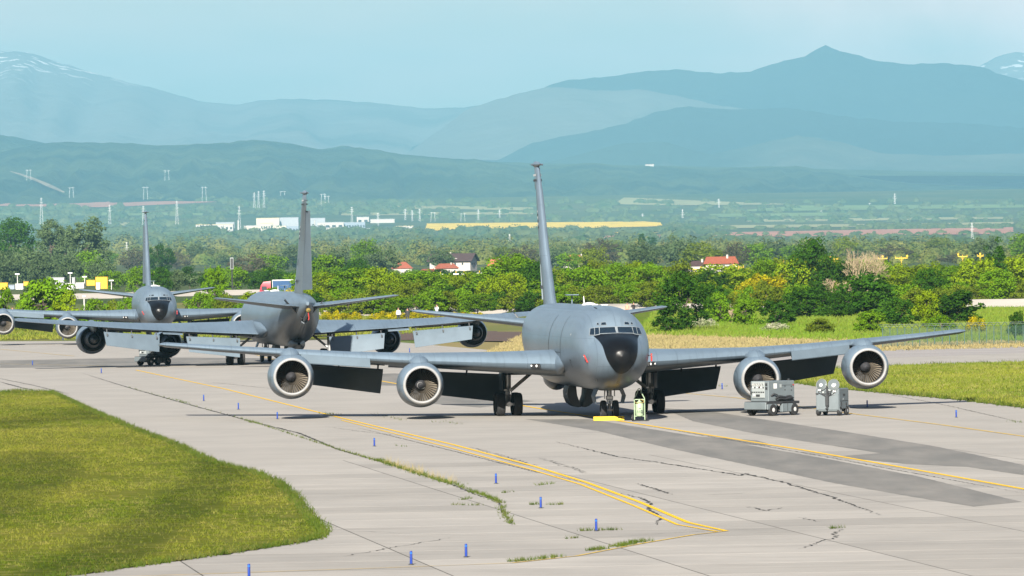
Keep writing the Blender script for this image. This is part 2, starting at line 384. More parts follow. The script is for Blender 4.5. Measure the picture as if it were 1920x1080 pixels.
# dark bands of asphalt repair
def band(uv, z=.004): sheet('asphalt_repair', gp(*uv), z, 'tar', sub=.8, jit=.028, seed=int(uv[0][0]))
band([(985,786),(1105,786),(1330,822),(1560,862),(1720,893),(1915,941),(1825,950),(1690,928),(1560,905),(1270,844),(1120,808)])
band([(1240,765),(1330,771),(1600,812),(1760,838),(1920,872),(1920,891),(1770,869),(1640,848),(1420,814),(1300,790)], .0045)
band([(1225,823),(1300,818),(1420,826),(1455,836),(1330,830)], .005)
band([(1560,856),(1680,848),(1780,855),(1830,876),(1700,870)], .005)
band([(0,676),(300,670),(520,672),(520,684),(300,686),(0,690)], .0045)
band([(600,705),(740,700),(930,716),(880,728),(700,722)], .0045)
band([(760,742),(900,740),(1000,752),(900,764),(800,756)], .0045)
# yellow lines
strip('taxi_line', [(700,712),(1010,766),(1190,794),(1500,843),(1700,878),(1930,919)], .21, 'yellow_paint', .012)
strip('taxi_line', [(255,694),(420,729),(640,784),(850,834),(1000,874),(1100,905),(1200,942),(1290,980),(1362,996)], .16, 'yellow_paint', .012)
strip('taxi_line', [(640,788),(850,841),(1000,882),(1090,909),(1190,949),(1270,984),(1345,997)], .11, 'yellow_paint', .0125)
strip('taxi_line', [(1362,996),(1300,1003),(1200,1020),(1080,1043),(960,1056),(700,1066),(190,1083)], .11, 'faded_paint', .012)
strip('taxi_line', [(1220,732),(1380,746),(1600,776),(1760,796),(1925,819)], .18, 'faded_paint', .012)
strip('taxi_line', [(-20,682),(240,687),(420,689)], .14, 'faded_paint', .012)
strip('taxi_line', [(-20,653),(140,668)], .14, 'faded_paint', .012)
strip('taxi_line', [(470,663),(520,676),(560,684)], .14, 'faded_paint', .012)
# cracks
CR = [([(155,700),(235,725),(330,752),(470,790),(560,812),(640,845),(700,862),(760,880),(850,910),(900,930),(935,940),(945,965),(962,985)], .11, .06),
      ([(1040,828),(1160,857),(1240,868),(1390,892),(1398,888),(1470,905),(1560,932),(1650,966)], .09, .08),
      ([(670,802),(850,846),(1000,884),(1110,908)], .05, .03), ([(1190,906),(1225,916),(1262,928)], .07, .1),
      ([(1165,925),(1205,935),(1222,945),(1215,955),(1240,970),(1230,985)], .08, .07), ([(1205,797),(1500,848),(1925,926)], .05, .04),
      ([(0,716),(40,727),(90,737)], .16, .03), ([(-10,708),(60,722),(130,739)], .1, .03), ([(640,1044),(740,1026),(850,1008)], .04, .1),
      ([(1400,950),(1440,958),(1465,952)], .07, .12), ([(1500,970),(1530,978),(1560,976)], .04, .1), ([(1500,1030),(1560,1010),(1580,990)], .04, .14),
      ([(1320,928),(1400,925)], .05, .1), ([(1640,735),(1760,757),(1920,793)], .05, .05), ([(1235,735),(1420,742)], .05, .06), ([(380,715),(520,730),(600,738)], .05, .05),
      ([(610,800),(700,812),(760,818)], .04, .08), ([(880,838),(1010,874)], .05, .15), ([(1010,858),(1110,890)], .05, .18), ([(520,1000),(640,996),(760,999)], .03, .08), ([(980,905),(1210,899)], .03, .05),
      ([(1100,1010),(1320,996),(1500,990)], .03, .05),([(1400,1000),(1640,990),(1900,985)], .03, .05)]
for i, (uv, wd, wb) in enumerate(CR): strip('pavement_crack', uv, wd, 'crack', .010 if i else .009, True, wb, 40+i, .35)

# grass blades: tufts
def tufts(name, spots, hmin, hmax, wid, blades, m, label, cat, seed=0, lean=.5):
    rng = np.random.default_rng(seed); P = np.asarray(spots, np.float32); n = len(P)*blades
    base = np.repeat(P, blades, 0); base[:, :2] += rng.normal(0, wid*2, (n, 2))
    a = rng.uniform(0, 2*math.pi, n); h = rng.uniform(hmin, hmax, n); ww = wid*rng.uniform(.6, 1.4, n)
    dx, dy = np.cos(a)*ww, np.sin(a)*ww*.5
    top = base.copy(); top[:, 0] += rng.normal(0, lean, n)*h; top[:, 1] += rng.normal(0, lean, n)*h; top[:, 2] += h
    p0 = base.copy(); p0[:, 0] -= dx; p0[:, 1] -= dy; p1 = base.copy(); p1[:, 0] += dx; p1[:, 1] += dy
    V = np.stack([p0, p1, top], 1).reshape(-1, 3); Fc = np.arange(3*n).reshape(-1, 3)
    o = link(name, fast_mesh(name, V, Fc, m, 3)); return tag(o, label, cat, kind='stuff')
def scatter(P, n, z, seed, dens=None):
    rnd = random.Random(seed); xs = [p[0] for p in P]; ys = [p[1] for p in P]; out = []; k = 0
    while len(out) < n and k < n*12:
        k += 1; x = rnd.uniform(min(xs), max(xs)); y = rnd.uniform(min(ys), max(ys))
        if abs(x) > .0686*y+8: continue
        if not inpoly(x, y, P): continue
        if dens and rnd.random() > dens(x, y): continue
        out.append((x, y, z))
    return out
def rim(P, n, seed, off=.12):
    rnd = random.Random(seed); out = []; L = [(Vector(a[:2]), Vector(b[:2])) for a, b in zip(P, P[1:]+P[:1])]
    L = [(a, b) for a, b in L if abs(a.x) < .0686*a.y+10 and a.y < 700]; tot = sum((b-a).length for a, b in L)
    for a, b in L:
        for i in range(int(n*(b-a).length/tot)):
            p = a.lerp(b, rnd.random()); out.append((p.x+rnd.gauss(0, off), p.y+rnd.gauss(0, off*2), .01))
    return out
def patchy(x, y): return .12 + .88*max(0, min(1, .5+1.1*mnoise.noise(Vector((x*.35, y*.12, 3)))))
tufts('grass', scatter(LAWN_L, 42000, .03, 11, patchy), .03, .10, .012, 3, 'lawn', 'short green grass blades of the near lawn beside the taxiway', 'grass', 1)
tufts('grass', rim(LAWN_L, 5000, 12), .05, .22, .014, 4, 'weed', 'longer ragged grass along the edge of the near lawn', 'grass', 2)
tufts('grass', scatter(LAWN_R, 26000, .03, 13, patchy), .06, .18, .03, 3, 'lawn_right', 'bright green grass of the strip right of the light cart', 'grass', 3)
tufts('grass', rim(LAWN_R, 2500, 14, .2), .08, .34, .02, 4, 'weed', 'ragged weeds along the rim of the bright green strip', 'grass', 4)
def along(uv, n, seed, off=.06):
    P = gp(*uv); rnd = random.Random(seed); out = []; L = list(zip(P, P[1:])); tot = sum((b-a).length for a, b in L)
    for a, b in L:
        for i in range(max(1, int(n*(b-a).length/tot))):
            p = a.lerp(b, rnd.random()); out.append((p.x+rnd.gauss(0, off), p.y+rnd.gauss(0, off), .008))
    return out
wd = []
for uv, n, off in (([(705,862),(760,880),(800,893),(855,910)], 1500, .12), ([(640,845),(700,862)], 160, .05), ([(455,788),(480,794)], 90, .1), ([(470,790),(640,845)], 420, .05), ([(235,725),(455,786)], 160, .06), ([(855,910),(890,924)], 120, .06), ([(885,922),(920,934),(940,944)], 450, .09), ([(940,950),(948,970),(962,985)], 300, .07),
                   ([(1155,1026),(1212,1014)], 420, .13), ([(1105,1033),(1135,1029)], 160, .1), ([(1005,1050),(1045,1044)], 150, .12), ([(960,1054),(995,1050)], 130, .1), ([(1085,996),(1160,994)], 130, .06),
                   ([(1005,911),(1035,907)], 60, .08), ([(865,938),(880,935)], 40, .06), ([(995,947),(1006,946)], 50, .06), ([(1035,947),(1055,946)], 60, .1), ([(845,947),(905,948)], 60, .05), ([(940,925),(960,923)], 30, .04), ([(330,750),(350,757)], 60, .1),
                   ([(1535,722),(1550,721)], 40, .2), ([(1352,724),(1362,725)], 25, .15), ([(1060,1011),(1085,1009)], 30, .06), ([(740,836),(760,838)], 15, .05), ([(1560,992),(1578,990)], 40, .08), ([(1895,790),(1915,793)], 30, .15), ([(600,775),(640,778)], 60, .1), ([(690,775),(760,789)], 50, .15), ([(820,790),(870,796)], 40, .2)):
    wd += along(uv, n, len(wd)+5, off)
tufts('weeds', wd[::2], .03, .13, .007, 4, 'weed', 'tufts of weeds growing from the cracks in the concrete', 'weeds', 5, .45)
tufts('dry_stalks', along([(720,868),(780,886),(852,908)], 110, 77, .12), .18, .42, .005, 3, 'dry', 'dry seed stalks standing over the longest grassy crack', 'weeds', 6, .35)
tufts('bank_weeds', scatter(gp((1190,628),(1480,637),(1700,644),(1920,640),(2000,636),(2000,578),(1600,580),(1230,584)), 26000, 0, 15), .15, .55, .06, 3, 'bankgrass', 'tall fresh grass and weeds covering the bank behind the nearest jet', 'grass', 7)
tufts('dry_grass', scatter(gp((905,664),(1230,670),(1500,662),(1920,652),(2000,648),(2000,640),(1700,640),(1480,632),(1230,626),(985,624)), 14000, 0, 16), .08, .25, .04, 3, 'dry', 'straw coloured dry grass behind the nearest jet', 'grass', 8)
tufts('verge_grass', scatter(gp((-100,640),(300,634),(620,632),(900,620),(900,598),(300,588),(-100,592)), 12000, 0, 17), .12, .45, .06, 3, 'lawn_right', 'tall grass beyond the far edge of the apron', 'grass', 9)

# pale roads beyond the grass, each on a low bank
M['road'] = mat('pale_concrete_road', (.55,.50,.43), .9, var=.08, scale=.1, coords='World', spec=.15)
def bank_road(name, uv, h, wd):
    """road surface tilted towards the apron on the flank of a low bank"""
    P = [T(u, v) for u, v in uv]; rows = []
    for p in P: rows.append([(p.x,p.y-1.0,p.z-.1),(p.x,p.y,p.z+.02),(p.x,p.y+wd,p.z+h),(p.x,p.y+wd+2,p.z+h*.4),(p.x,p.y+wd+4,p.z-.1)])
    o = MB().grid(rows).build(name, 'road', ang=20); return tag(o, kind='structure')
bank_road('perimeter_road', [(560,594),(640,592),(760,590),(920,588),(1000,587)], .85, 7)
bank_road('perimeter_road', [(1060,582),(1150,581),(1250,580),(1340,581),(1490,583),(1560,583)], .75, 7)
bank_road('perimeter_road', [(1805,577),(1850,576),(1960,575),(2100,573)], .95, 9)
bank_road('far_runway', [(-60,564),(0,562),(90,561),(210,559),(300,556),(420,553),(560,552)], 1.0, 14)

# ------------------------------------------------------------------ aircraft
def jet_paint():
    m = mat('jet_grey_paint', (.155,.208,.26), .34, var=.09, scale=.35, detail=7, spec=.45, stretch=(1,.5,1))
    t = m.node_tree; n = t.nodes; L = t.links; b = n['Principled BSDF']; src = b.inputs['Base Color'].links[0].from_socket
    tcn = n.new('ShaderNodeTexCoord'); mp = n.new('ShaderNodeMapping'); mp.inputs['Scale'].default_value = (6, .25, 1.2)
    z = n.new('ShaderNodeTexNoise'); z.inputs['Scale'].default_value = 1; z.inputs['Detail'].default_value = 6
    L.new(tcn.outputs['Object'], mp.inputs['Vector']); L.new(mp.outputs[0], z.inputs['Vector'])
    r = n.new('ShaderNodeMapRange'); r.inputs['From Min'].default_value = .5; r.inputs['From Max'].default_value = .8; r.inputs['To Max'].default_value = .5
    L.new(z.outputs['Fac'], r.inputs['Value'])
    x = n.new('ShaderNodeMix'); x.data_type = 'RGBA'; x.blend_type = 'MULTIPLY'; x.inputs['B'].default_value = (.6,.58,.55,1)
    L.new(r.outputs[0], x.inputs['Factor']); L.new(src, x.inputs['A'])
    # frame and skin panel seams
    br = n.new('ShaderNodeTexBrick'); br.inputs['Scale'].default_value = 1; br.inputs['Mortar Size'].default_value = .012; br.inputs['Mortar Smooth'].default_value = .3
    br.inputs['Brick Width'].default_value = 2.6; br.inputs['Row Height'].default_value = 1.05; br.inputs['Color1'].default_value = (1,1,1,1); br.inputs['Color2'].default_value = (.95,.95,.95,1); br.inputs['Mortar'].default_value = (.5,.5,.5,1)
    mp2 = n.new('ShaderNodeMapping'); mp2.inputs['Rotation'].default_value = (R(90), 0, R(90)); L.new(tcn.outputs['Object'], mp2.inputs['Vector']); L.new(mp2.outputs[0], br.inputs['Vector'])
    x2 = n.new('ShaderNodeMix'); x2.data_type = 'RGBA'; x2.blend_type = 'MULTIPLY'; x2.inputs['Factor'].default_value = .6
    L.new(x.outputs['Result'], x2.inputs['A']); L.new(br.outputs['Color'], x2.inputs['B'])
    # exhaust soot on the belly behind the wing
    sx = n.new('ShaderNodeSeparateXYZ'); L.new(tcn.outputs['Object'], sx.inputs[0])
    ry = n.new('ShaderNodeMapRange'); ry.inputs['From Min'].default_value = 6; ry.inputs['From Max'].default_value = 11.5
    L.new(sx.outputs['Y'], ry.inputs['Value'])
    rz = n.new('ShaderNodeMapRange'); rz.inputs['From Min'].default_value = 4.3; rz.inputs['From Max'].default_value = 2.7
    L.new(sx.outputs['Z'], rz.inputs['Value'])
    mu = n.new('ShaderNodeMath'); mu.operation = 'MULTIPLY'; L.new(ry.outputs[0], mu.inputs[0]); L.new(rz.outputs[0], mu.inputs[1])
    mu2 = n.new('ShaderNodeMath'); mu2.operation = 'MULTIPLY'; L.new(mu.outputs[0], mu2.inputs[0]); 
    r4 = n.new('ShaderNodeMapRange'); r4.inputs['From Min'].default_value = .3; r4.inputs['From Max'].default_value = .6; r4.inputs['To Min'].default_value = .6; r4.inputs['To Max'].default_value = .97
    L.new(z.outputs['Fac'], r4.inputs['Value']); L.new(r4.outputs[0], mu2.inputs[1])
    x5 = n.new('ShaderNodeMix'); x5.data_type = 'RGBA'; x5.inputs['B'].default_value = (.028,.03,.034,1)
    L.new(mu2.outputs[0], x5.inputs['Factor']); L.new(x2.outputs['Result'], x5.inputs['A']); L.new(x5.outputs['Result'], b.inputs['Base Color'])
    return m
M['jet'] = jet_paint()
M['bracket'] = mat('flap_bracket_metal', (.07,.075,.08), .6)
M['jet_lite'] = mat('jet_flap_paint', (.125,.165,.20), .5, var=.08, scale=.8, spec=.4)
M['radome'] = mat('radome_black', (.006,.0065,.008), .33, spec=.2)
M['glass'] = mat('cockpit_glass', (.012,.022,.035), .06, spec=.7)
M['frame'] = mat('window_frame', (.24,.27,.29), .5)
M['lip'] = mat('polished_inlet_lip', (.60,.60,.59), .24, metal=.45, var=.08, scale=3)
M['blade'] = mat('fan_blade_metal', (.21,.18,.14), .45, metal=.4, var=.12, scale=4)
M['duct'] = mat('inlet_duct', (.04,.042,.045), .6)
M['spinner'] = mat('spinner_dark', (.05,.05,.055), .4)
M['hot'] = mat('exhaust_metal', (.045,.045,.05), .5, metal=.5, var=.3, scale=2)
M['white'] = mat('white_paint', (.78,.78,.76), .5)
M['black'] = mat('black_paint', (.02,.02,.022), .5)
M['rubber'] = mat('tyre_rubber', (.022,.022,.023), .8, var=.3, scale=6)
M['steel'] = mat('gear_steel', (.42,.43,.44), .4, metal=.5, var=.15, scale=3)
M['gearwhite'] = mat('gear_white', (.55,.56,.56), .5, var=.1, scale=4)
M['bay'] = mat('wheel_well_dark', (.03,.03,.032), .7)
M['red'] = mat('red_fabric', (.40,.025,.018), .8)
M['rubber_tip'] = mat('boom_cover', (.22,.16,.04), .8)
M['lens'] = mat('lamp_lens', (.85,.85,.82), .1, spec=.8)
M['mark'] = mat('dark_marking', (.05,.055,.06), .6)
M['chock'] = mat('chock_yellow', (.70,.45,.01), .6, var=.1, scale=5)

M['door_dark'] = mat('gear_door_inner', (.06,.065,.07), .6, var=.2, scale=2)
S_MAIN = 19.9
def pchip(xs, ys, x):
    xs = np.array(xs, float); ys = np.array(ys, float); h = np.diff(xs); dl = np.diff(ys)/h; d = np.zeros(len(xs))
    for i in range(1, len(xs)-1):
        if dl[i-1]*dl[i] > 0: w1, w2 = 2*h[i]+h[i-1], h[i]+2*h[i-1]; d[i] = (w1+w2)/(w1/dl[i-1]+w2/dl[i])
    d[0], d[-1] = dl[0], dl[-1]
    i = int(np.clip(np.searchsorted(xs, x)-1, 0, len(h)-1)); t = (x-xs[i])/h[i]
    return ((1+2*t)*(1-t)**2*ys[i] + t*(1-t)**2*h[i]*d[i] + t*t*(3-2*t)*ys[i+1] + t*t*(t-1)*h[i]*d[i+1])
FS = [0, .06, .2, .5, 1.0, 1.6, 2.2, 2.9, 3.7, 4.8, 6.5, 9, 26, 29, 32, 35, 37.5, 39.3, 40.2]
FW = [.02, .30, .50, .74, 1.0, 1.22, 1.39, 1.54, 1.66, 1.74, 1.79, 1.80, 1.80, 1.77, 1.60, 1.22, .80, .40, .10]
FT = [3.07, 3.33, 3.51, 3.72, 3.92, 4.06, 4.20, 4.66, 5.02, 5.25, 5.37, 5.40, 5.40, 5.40, 5.37, 5.28, 5.15, 4.95, 4.72]
FB = [3.03, 2.78, 2.60, 2.36, 2.09, 1.86, 1.70, 1.57, 1.48, 1.42, 1.38, 1.36, 1.36, 1.46, 1.86, 2.62, 3.40, 4.05, 4.45]
def fus_ring(s, n=96):
    hw, tp, bt = pchip(FS, FW, s), pchip(FS, FT, s), pchip(FS, FB, s)
    zc = bt + (tp-bt)*.53 if s < 30 else bt + (tp-bt)*.55
    out = []
    for k in range(n):
        a = 2*math.pi*k/n; c, q = math.cos(a), math.sin(a)
        e = 2/2.12; x = hw*math.copysign(abs(c)**e, c); z = (tp-zc if q > 0 else zc-bt)*math.copysign(abs(q)**e, q)
        out.append((x, s-S_MAIN, zc+z))
    return out
stations = [0, .01, .03, .06, .09, .12, .16, .2, .26, .32, .4, .5, .6, .72, .86] + list(np.arange(1.0, 4.3, .12)) + [4.5, 4.8, 5.2, 5.6, 6.5, 7.5, 9] + list(np.linspace(11, 26, 8)) + list(np.linspace(27, 40.2, 16))
fus = MB().loft([fus_ring(s) for s in stations])
BVH = BVHTree.FromPolygons([Vector(v) for v in fus.v], fus.f)
def decal(rows, d, off):
    """lay a grid of points, aimed along d, onto the fuselage skin"""
    d = Vector(d).normalized(); out = []
    for r in rows:
        q = []
        for p in r:
            h = BVH.ray_cast(Vector(p) - d*60, d)
            if h[0] is None: h = BVH.find_nearest(Vector(p))
            nn = h[1] if h[1].dot(d) < 0 else -h[1]
            q.append(h[0] + nn*off)
        out.append(q)
    return MB().grid(out)
def quad_rows(a, b, c, e, n=6, m=6):
    a, b, c, e = map(Vector, (a, b, c, e)); return [[(a.lerp(b, i/n)).lerp(e.lerp(c, i/n), j/m) for i in range(n+1)] for j in range(m+1)]
def fr(x0, z0, x1, z1, x2=None, z2=None, x3=None, z3=None):
    if x2 is None: return ((x0,-30,z0),(x1,-30,z0),(x1,-30,z1),(x0,-30,z1))
    return ((x0,-30,z0),(x1,-30,z1),(x2,-30,z2),(x3,-30,z3))

def airfoil(le, chord, tc, inc=0, n=15, camber=.015):
    """closed ring in (s, z) around a wing section"""
    out = []
    xs = [.5*(1-math.cos(math.pi*i/n)) for i in range(n+1)]
    th = lambda x: 5*tc*(.2969*math.sqrt(x)-.126*x-.3516*x*x+.2843*x**3-.1015*x**4)
    up = [(x, th(x)+camber*math.sin(math.pi*x)) for x in xs]; lo = [(x, -th(x)+camber*math.sin(math.pi*x)) for x in xs[1:]]
    for x, z in up[::-1] + lo:
        out.append((le + x*chord, z*chord - math.tan(inc)*(x-.3)*chord))
    return out
# wing stations: buttock line, leading edge station, chord, mid height, thickness ratio
WST = [(1.2, 11.6, 10.0, 2.50, .135), (1.9, 12.2, 9.5, 2.50, .135), (4.2, 13.95, 7.9, 2.58, .128), (8.2, 17.0, 5.8, 2.74, .12), (11.2, 19.2, 4.9, 2.93, .11), (14.15, 21.45, 4.1, 3.16, .105), (17.5, 23.98, 3.3, 3.42, .10), (19.9, 25.8, 2.7, 3.63, .095), (20.2, 26.25, 2.1, 3.66, .05)]
def wint(bl): return [float(np.interp(bl, [w[0] for w in WST], [w[i] for w in WST])) for i in range(1, 5)]
def wing_pt(bl, f, up=0.0):
    le, c, z, t = wint(bl); return (bl, le + f*c - S_MAIN, z + up - math.tan(R(2))*(f-.3)*c)
def wheel(parent, loc, r, wdt, side):
    x, y, z = loc; e = wdt/2
    w = MB().lathe([(-e*.55, r*.62), (-e*.95, r*.70), (-e, r*.84), (-e*.8, r*.955), (-e*.4, r), (-e*.38, r*.985), (-e*.1, r*.99), (-e*.08, r), (e*.08, r), (e*.1, r*.985), (e*.38, r*.99), (e*.4, r), (e*.8, r*.955), (e, r*.84), (e*.95, r*.70), (e*.55, r*.62)], (0,0,0), 'X', 28, True).build('wheel', 'rubber', parent, 40, loc)
    h = MB().lathe([(-e*.75, .05), (-e*.7, r*.3), (-e*.5, r*.42), (-e*.62, r*.6), (e*.62, r*.6), (e*.5, r*.42), (e*.7, r*.3), (e*.75, .05)], (0,0,0), 'X', 20, True).build('hub', 'steel', w, 40)
    return w
def make_rudder_mesh(delta):
    """rudder panel swung about its swept hinge line"""
    # hinge foot/top in (s,z), chords
    h0, h1 = Vector((0, 36.9-S_MAIN, 5.55)), Vector((0, 39.35-S_MAIN, 11.2)); c0, c1 = 1.75, .95
    ax = (h1-h0).normalized(); q = Matrix.Rotation(delta, 3, ax); rows = []
    for t in (0, .5, 1):
        h = h0.lerp(h1, t); c = c0+(c1-c0)*t; ring = []
        for f, wv in ((0, .07), (.3, .075), (1, .012)): ring.append((f*c, wv))
        pts = [(f, wv) for f, wv in ring] + [(f, -wv) for f, wv in ring[::-1]]
        rows.append([h + q @ Vector((wv*(1-.35*t), f, 0)) for f, wv in pts])
    return MB().loft(rows).mesh('rudder', 'jet_lite', 30)

def make_jet():
    r = thing('tanker_jet', 'x', 'aircraft')
    f = fus.build('fuselage', 'jet', r, 60)
    # radome and anti-glare panel
    zs = [4.10, 4.05, 3.98, 3.85, 3.70, 3.55, 3.40, 3.2, 3.0, 2.8, 2.6, 2.45, 2.34, 2.28]; hw = [1.02, 1.06, 1.03, .93, .86, .81, .78, .74, .68, .59, .46, .34, .22, .05]
    zf = np.linspace(4.10, 2.28, 60); hf = [pchip(zs[::-1], hw[::-1], z) for z in zf]
    decal([[(hf[i]*(2*k/48-1), -30, z) for k in range(49)] for i, z in enumerate(zf)], (0,1,0), .022).build('radome', 'radome', f, 60)
    for sx in (-1, 1):
        for q in ((.05,4.135,.78,4.11,.74,4.385,.06,4.40), (.80,4.09,.985,4.05,.95,4.37,.775,4.385), (1.01,4.05,1.20,4.06,1.13,4.34,.975,4.365)):
            q2 = [(q[i]*sx, -30, q[i+1]) for i in (0,2,4,6)]
            cx = sum(p[0] for p in q2)/4; cz = sum(p[2] for p in q2)/4
            fo = [(cx+(p[0]-cx)*1.10+math.copysign(.018, p[0]-cx), -30, cz+(p[2]-cz)*1.18) for p in q2]
            wf = decal(quad_rows(*fo), (0,1,0), .026).build('cockpit_window', 'frame', f, 60)
            decal(quad_rows(*q2), (0,1,0), .036).build('pane', 'glass', wf, 60)
        for (a, b, z0, z1) in ((.42,.66,4.52,4.64), (.74,.85,4.53,4.62)):
            wf = decal(quad_rows((a*sx-.02*sx,-30,z0-.02),(b*sx+.02*sx,-30,z0-.03),(b*sx-.02*sx,-30,z1),(a*sx+.03*sx,-30,z1+.02)), (0,1,0), .010).build('eyebrow_window', 'frame', f, 60)
            decal(quad_rows((a*sx,-30,z0),(b*sx,-30,z0-.01),(b*sx-.03*sx,-30,z1-.02),(a*sx+.03*sx,-30,z1)), (0,1,0), .016).build('pane', 'glass', wf, 60)
    # wipers
    for sx in (-1, 1):
        wp = [BVH.ray_cast(Vector((x*sx, -60, z)), Vector((0,1,0)))[0] + Vector((0,-.03,.01)) for x, z in ((.18,4.11),(.36,4.15),(.55,4.14))]
        MB().path(wp, .012, 5).build('wiper', 'black', f)
    # door outline seams, number and small plates on the flank
    def side_line(pts, wd=.035, m='mark', name='seam'):
        rows = [[(-30, y, z), (-30, y+wd, z+wd*.3)] for y, z in pts]
        return decal(rows, (1,0,0), .012).build(name, m, f)
    side_line([(-9.2+.25*(t-.5)**2*4, 2.9+2.0*t) for t in np.linspace(0,1,12)], .09)
    side_line([(-3.6+.25*(t-.5)**2*4, 2.9+2.0*t) for t in np.linspace(0,1,12)], .12)
    for y0 in (-8.9,):
        rows = [[(-30, y, 3.15), (-30, y, 3.18)] for y in np.linspace(y0, -3.6, 14)]; decal(rows, (1,0,0), .012).build('seam', 'mark', f)
    rows = [[(-30, y, z) for y in (-13.6, -13.4)] for z in (4.02, 4.1)]; decal(rows, (1,0,0), .014).build('skin_plate', 'white', f)
    # the small figure 7
    for q in (((-30,-13.25,2.82),(-30,-12.75,2.82),(-30,-12.75,2.88),(-30,-13.25,2.88)), ((-30,-13.05,2.50),(-30,-12.95,2.50),(-30,-12.75,2.86),(-30,-12.87,2.86))):
        decal(quad_rows(*q, 2, 2), (1,0,0), .013).build('number_seven', 'mark', f)
    # pitot covers with red streamers, static plates
    for sx in (-1, 1):
        h = BVH.ray_cast(Vector((1.46*sx if sx < 0 else 1.60, -60, 3.05)), Vector((0,1,0))); p = h[0] if h[0] else Vector((1.5*sx, -17, 3.05))
        pt = MB().tube(p, p+Vector((.12*sx,-.35,.02)), .025, .02).build('pitot_probe', 'steel', f)
        MB().loft([[ (p.x+.10*sx+dx+ (t*.16 if sx<0 else 0), p.y-.3+dy, p.z+.10-t*.36) for dx, dy in ((-.035,-.02),(.035,-.02),(.035,.02),(-.035,.02))] for t in (0,.3,.6,1)]).build('streamer', 'red', pt)
    for x, z in ((-.95,1.95),(.98,1.95),(-.05,1.86)):
        wd_ = .05 if abs(x) > .5 else .03
        decal(quad_rows((x-wd_*1.2,-30,z+.06),(x-wd_*.4,-30,z+.08),(x+wd_,-30,z-.05),(x+wd_*.2,-30,z-.07),2,2) if abs(x) > .5 else quad_rows(*fr(x-.03,z-.03,x+.03,z+.03),2,2), (0,1,0), .012).build('drain_plate', 'white', f)
    # back antennas
    for s_, x, m_, kd in ((14.5,0,'white','dome'),(16.8,0,'white','blade'),(12.0,0,'white','plate'),(9.5,.2,'white','plate'),(22.5,0,'jet','mast'),(6.4,-.55,'black','slash')):
        top = pchip(FS, FT, s_); y = s_-S_MAIN
        if kd == 'dome': MB().lathe([(0,.36),(.05,.34),(.11,.22),(.14,.05)], (x,y,top-.02), 'Z', 20, True).build('antenna_dome', m_, f)
        elif kd == 'blade': MB().loft([[(x-.02,y-.2,top-.02),(x+.02,y-.2,top-.02),(x+.02,y+.25,top-.02),(x-.02,y+.25,top-.02)],[(x-.01,y+.1,top+.4),(x+.01,y+.1,top+.4),(x+.01,y+.3,top+.4),(x-.01,y+.3,top+.4)]]).build('blade_antenna', m_, f)
        elif kd == 'plate': MB().cbox((x,y,top+.01), (.32,.5,.06), .02).build('antenna_plate', m_, f)
        elif kd == 'mast':
            mm = MB().tube((x,y,top-.05),(x,y,top+.42),.035); mm.cbox((x,y,top+.44),(.62,.9,.05),.02); mm.build('mast_antenna', m_, f)
        else: decal([[(x-.02,yy,20),(x+.04,yy,20)] for yy in np.linspace(y-.6,y+.6,6)], (0,0,-1), .02).build('seam', m_, f)
    MB().loft([[(-.02,-12.2,1.42),(.02,-12.2,1.42),(.02,-11.8,1.42),(-.02,-11.8,1.42)],[(-.012,-11.95,1.1),(.012,-11.95,1.1),(.012,-11.75,1.1),(-.012,-11.75,1.1)]]).build('blade_antenna', 'jet', f)
    # wings
    for sx in (1, -1):
        rings = []
        for bl, le, c, z, t in WST: rings.append([(bl*sx, s-S_MAIN, z+dz) for s, dz in airfoil(le, c, t, R(2))])
        w_ = MB().loft(rings).build('wing', 'jet', r, 40)
        # root fairing
        fair = []
        for s_, hh, ww in ((10.9,.05,.05),(12,.45,.3),(14,.6,.38),(18,.66,.4),(22,.6,.38),(24.5,.32,.22),(26,.05,.05)):
            zc = 2.58
            fair.append([((1.62 if hh > .1 else 1.55)*sx + sx*ww*math.cos(a), s_-S_MAIN, zc+hh*math.sin(a)) for a in np.linspace(0, 2*math.pi, 16, endpoint=False)])
        MB().loft(fair).build('root_fairing', 'jet', w_, 60)
        # trailing edge flaps with hinge brackets
        for b0, b1, cf in ((3.3, 7.35, 1.55), (9.35, 13.6, 1.35)):
            rings = []
            for bl in (b0, b1):
                cf_ = cf*(1.06 if bl == b0 else .86); rake = -.10 if bl == b0 else .16
                p = Vector(wing_pt(bl, .992, -.36)); d = Vector((0, math.cos(R(58)), -math.sin(R(58)))); nrm = Vector((0, math.sin(R(58)), math.cos(R(58))))
                prof = [(0,0),(.02,.06),(.12,.10),(.4,.09),(1,.008),(1,-.008),(.4,-.05),(.1,-.07),(.02,-.04)]
                rings.append([((p + d*(a*cf_) + nrm*b).x*sx - sx*rake*a, (p + d*(a*cf_) + nrm*b).y, (p + d*(a*cf_) + nrm*b).z) for a, b in prof])
            fl = MB().loft(rings).build('flap', 'jet_lite', w_, 30)
            for bl in (b0+.25, (b0+b1)/2, b1-.25):
                p = Vector(wing_pt(bl, .93, -.04)); q = Vector(wing_pt(bl, .992, -.36)) + Vector((0,.25,-.22))
                mbk = MB(); mbk.tube((p.x*sx,p.y,p.z),(q.x*sx,q.y,q.z),.05,.04,6); mbk.box((q.x*sx,q.y+.06,q.z+.05),(.08,.3,.18)); mbk.build('flap_bracket', 'bracket', fl)
        # the dark cove under the trailing edge ahead of each flap
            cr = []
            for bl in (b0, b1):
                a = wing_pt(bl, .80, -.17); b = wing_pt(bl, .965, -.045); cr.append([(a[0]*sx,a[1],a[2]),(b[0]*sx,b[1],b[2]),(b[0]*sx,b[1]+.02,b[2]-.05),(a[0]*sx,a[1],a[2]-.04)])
            MB().loft(cr).build('flap_cove', 'bay', w_, 30)
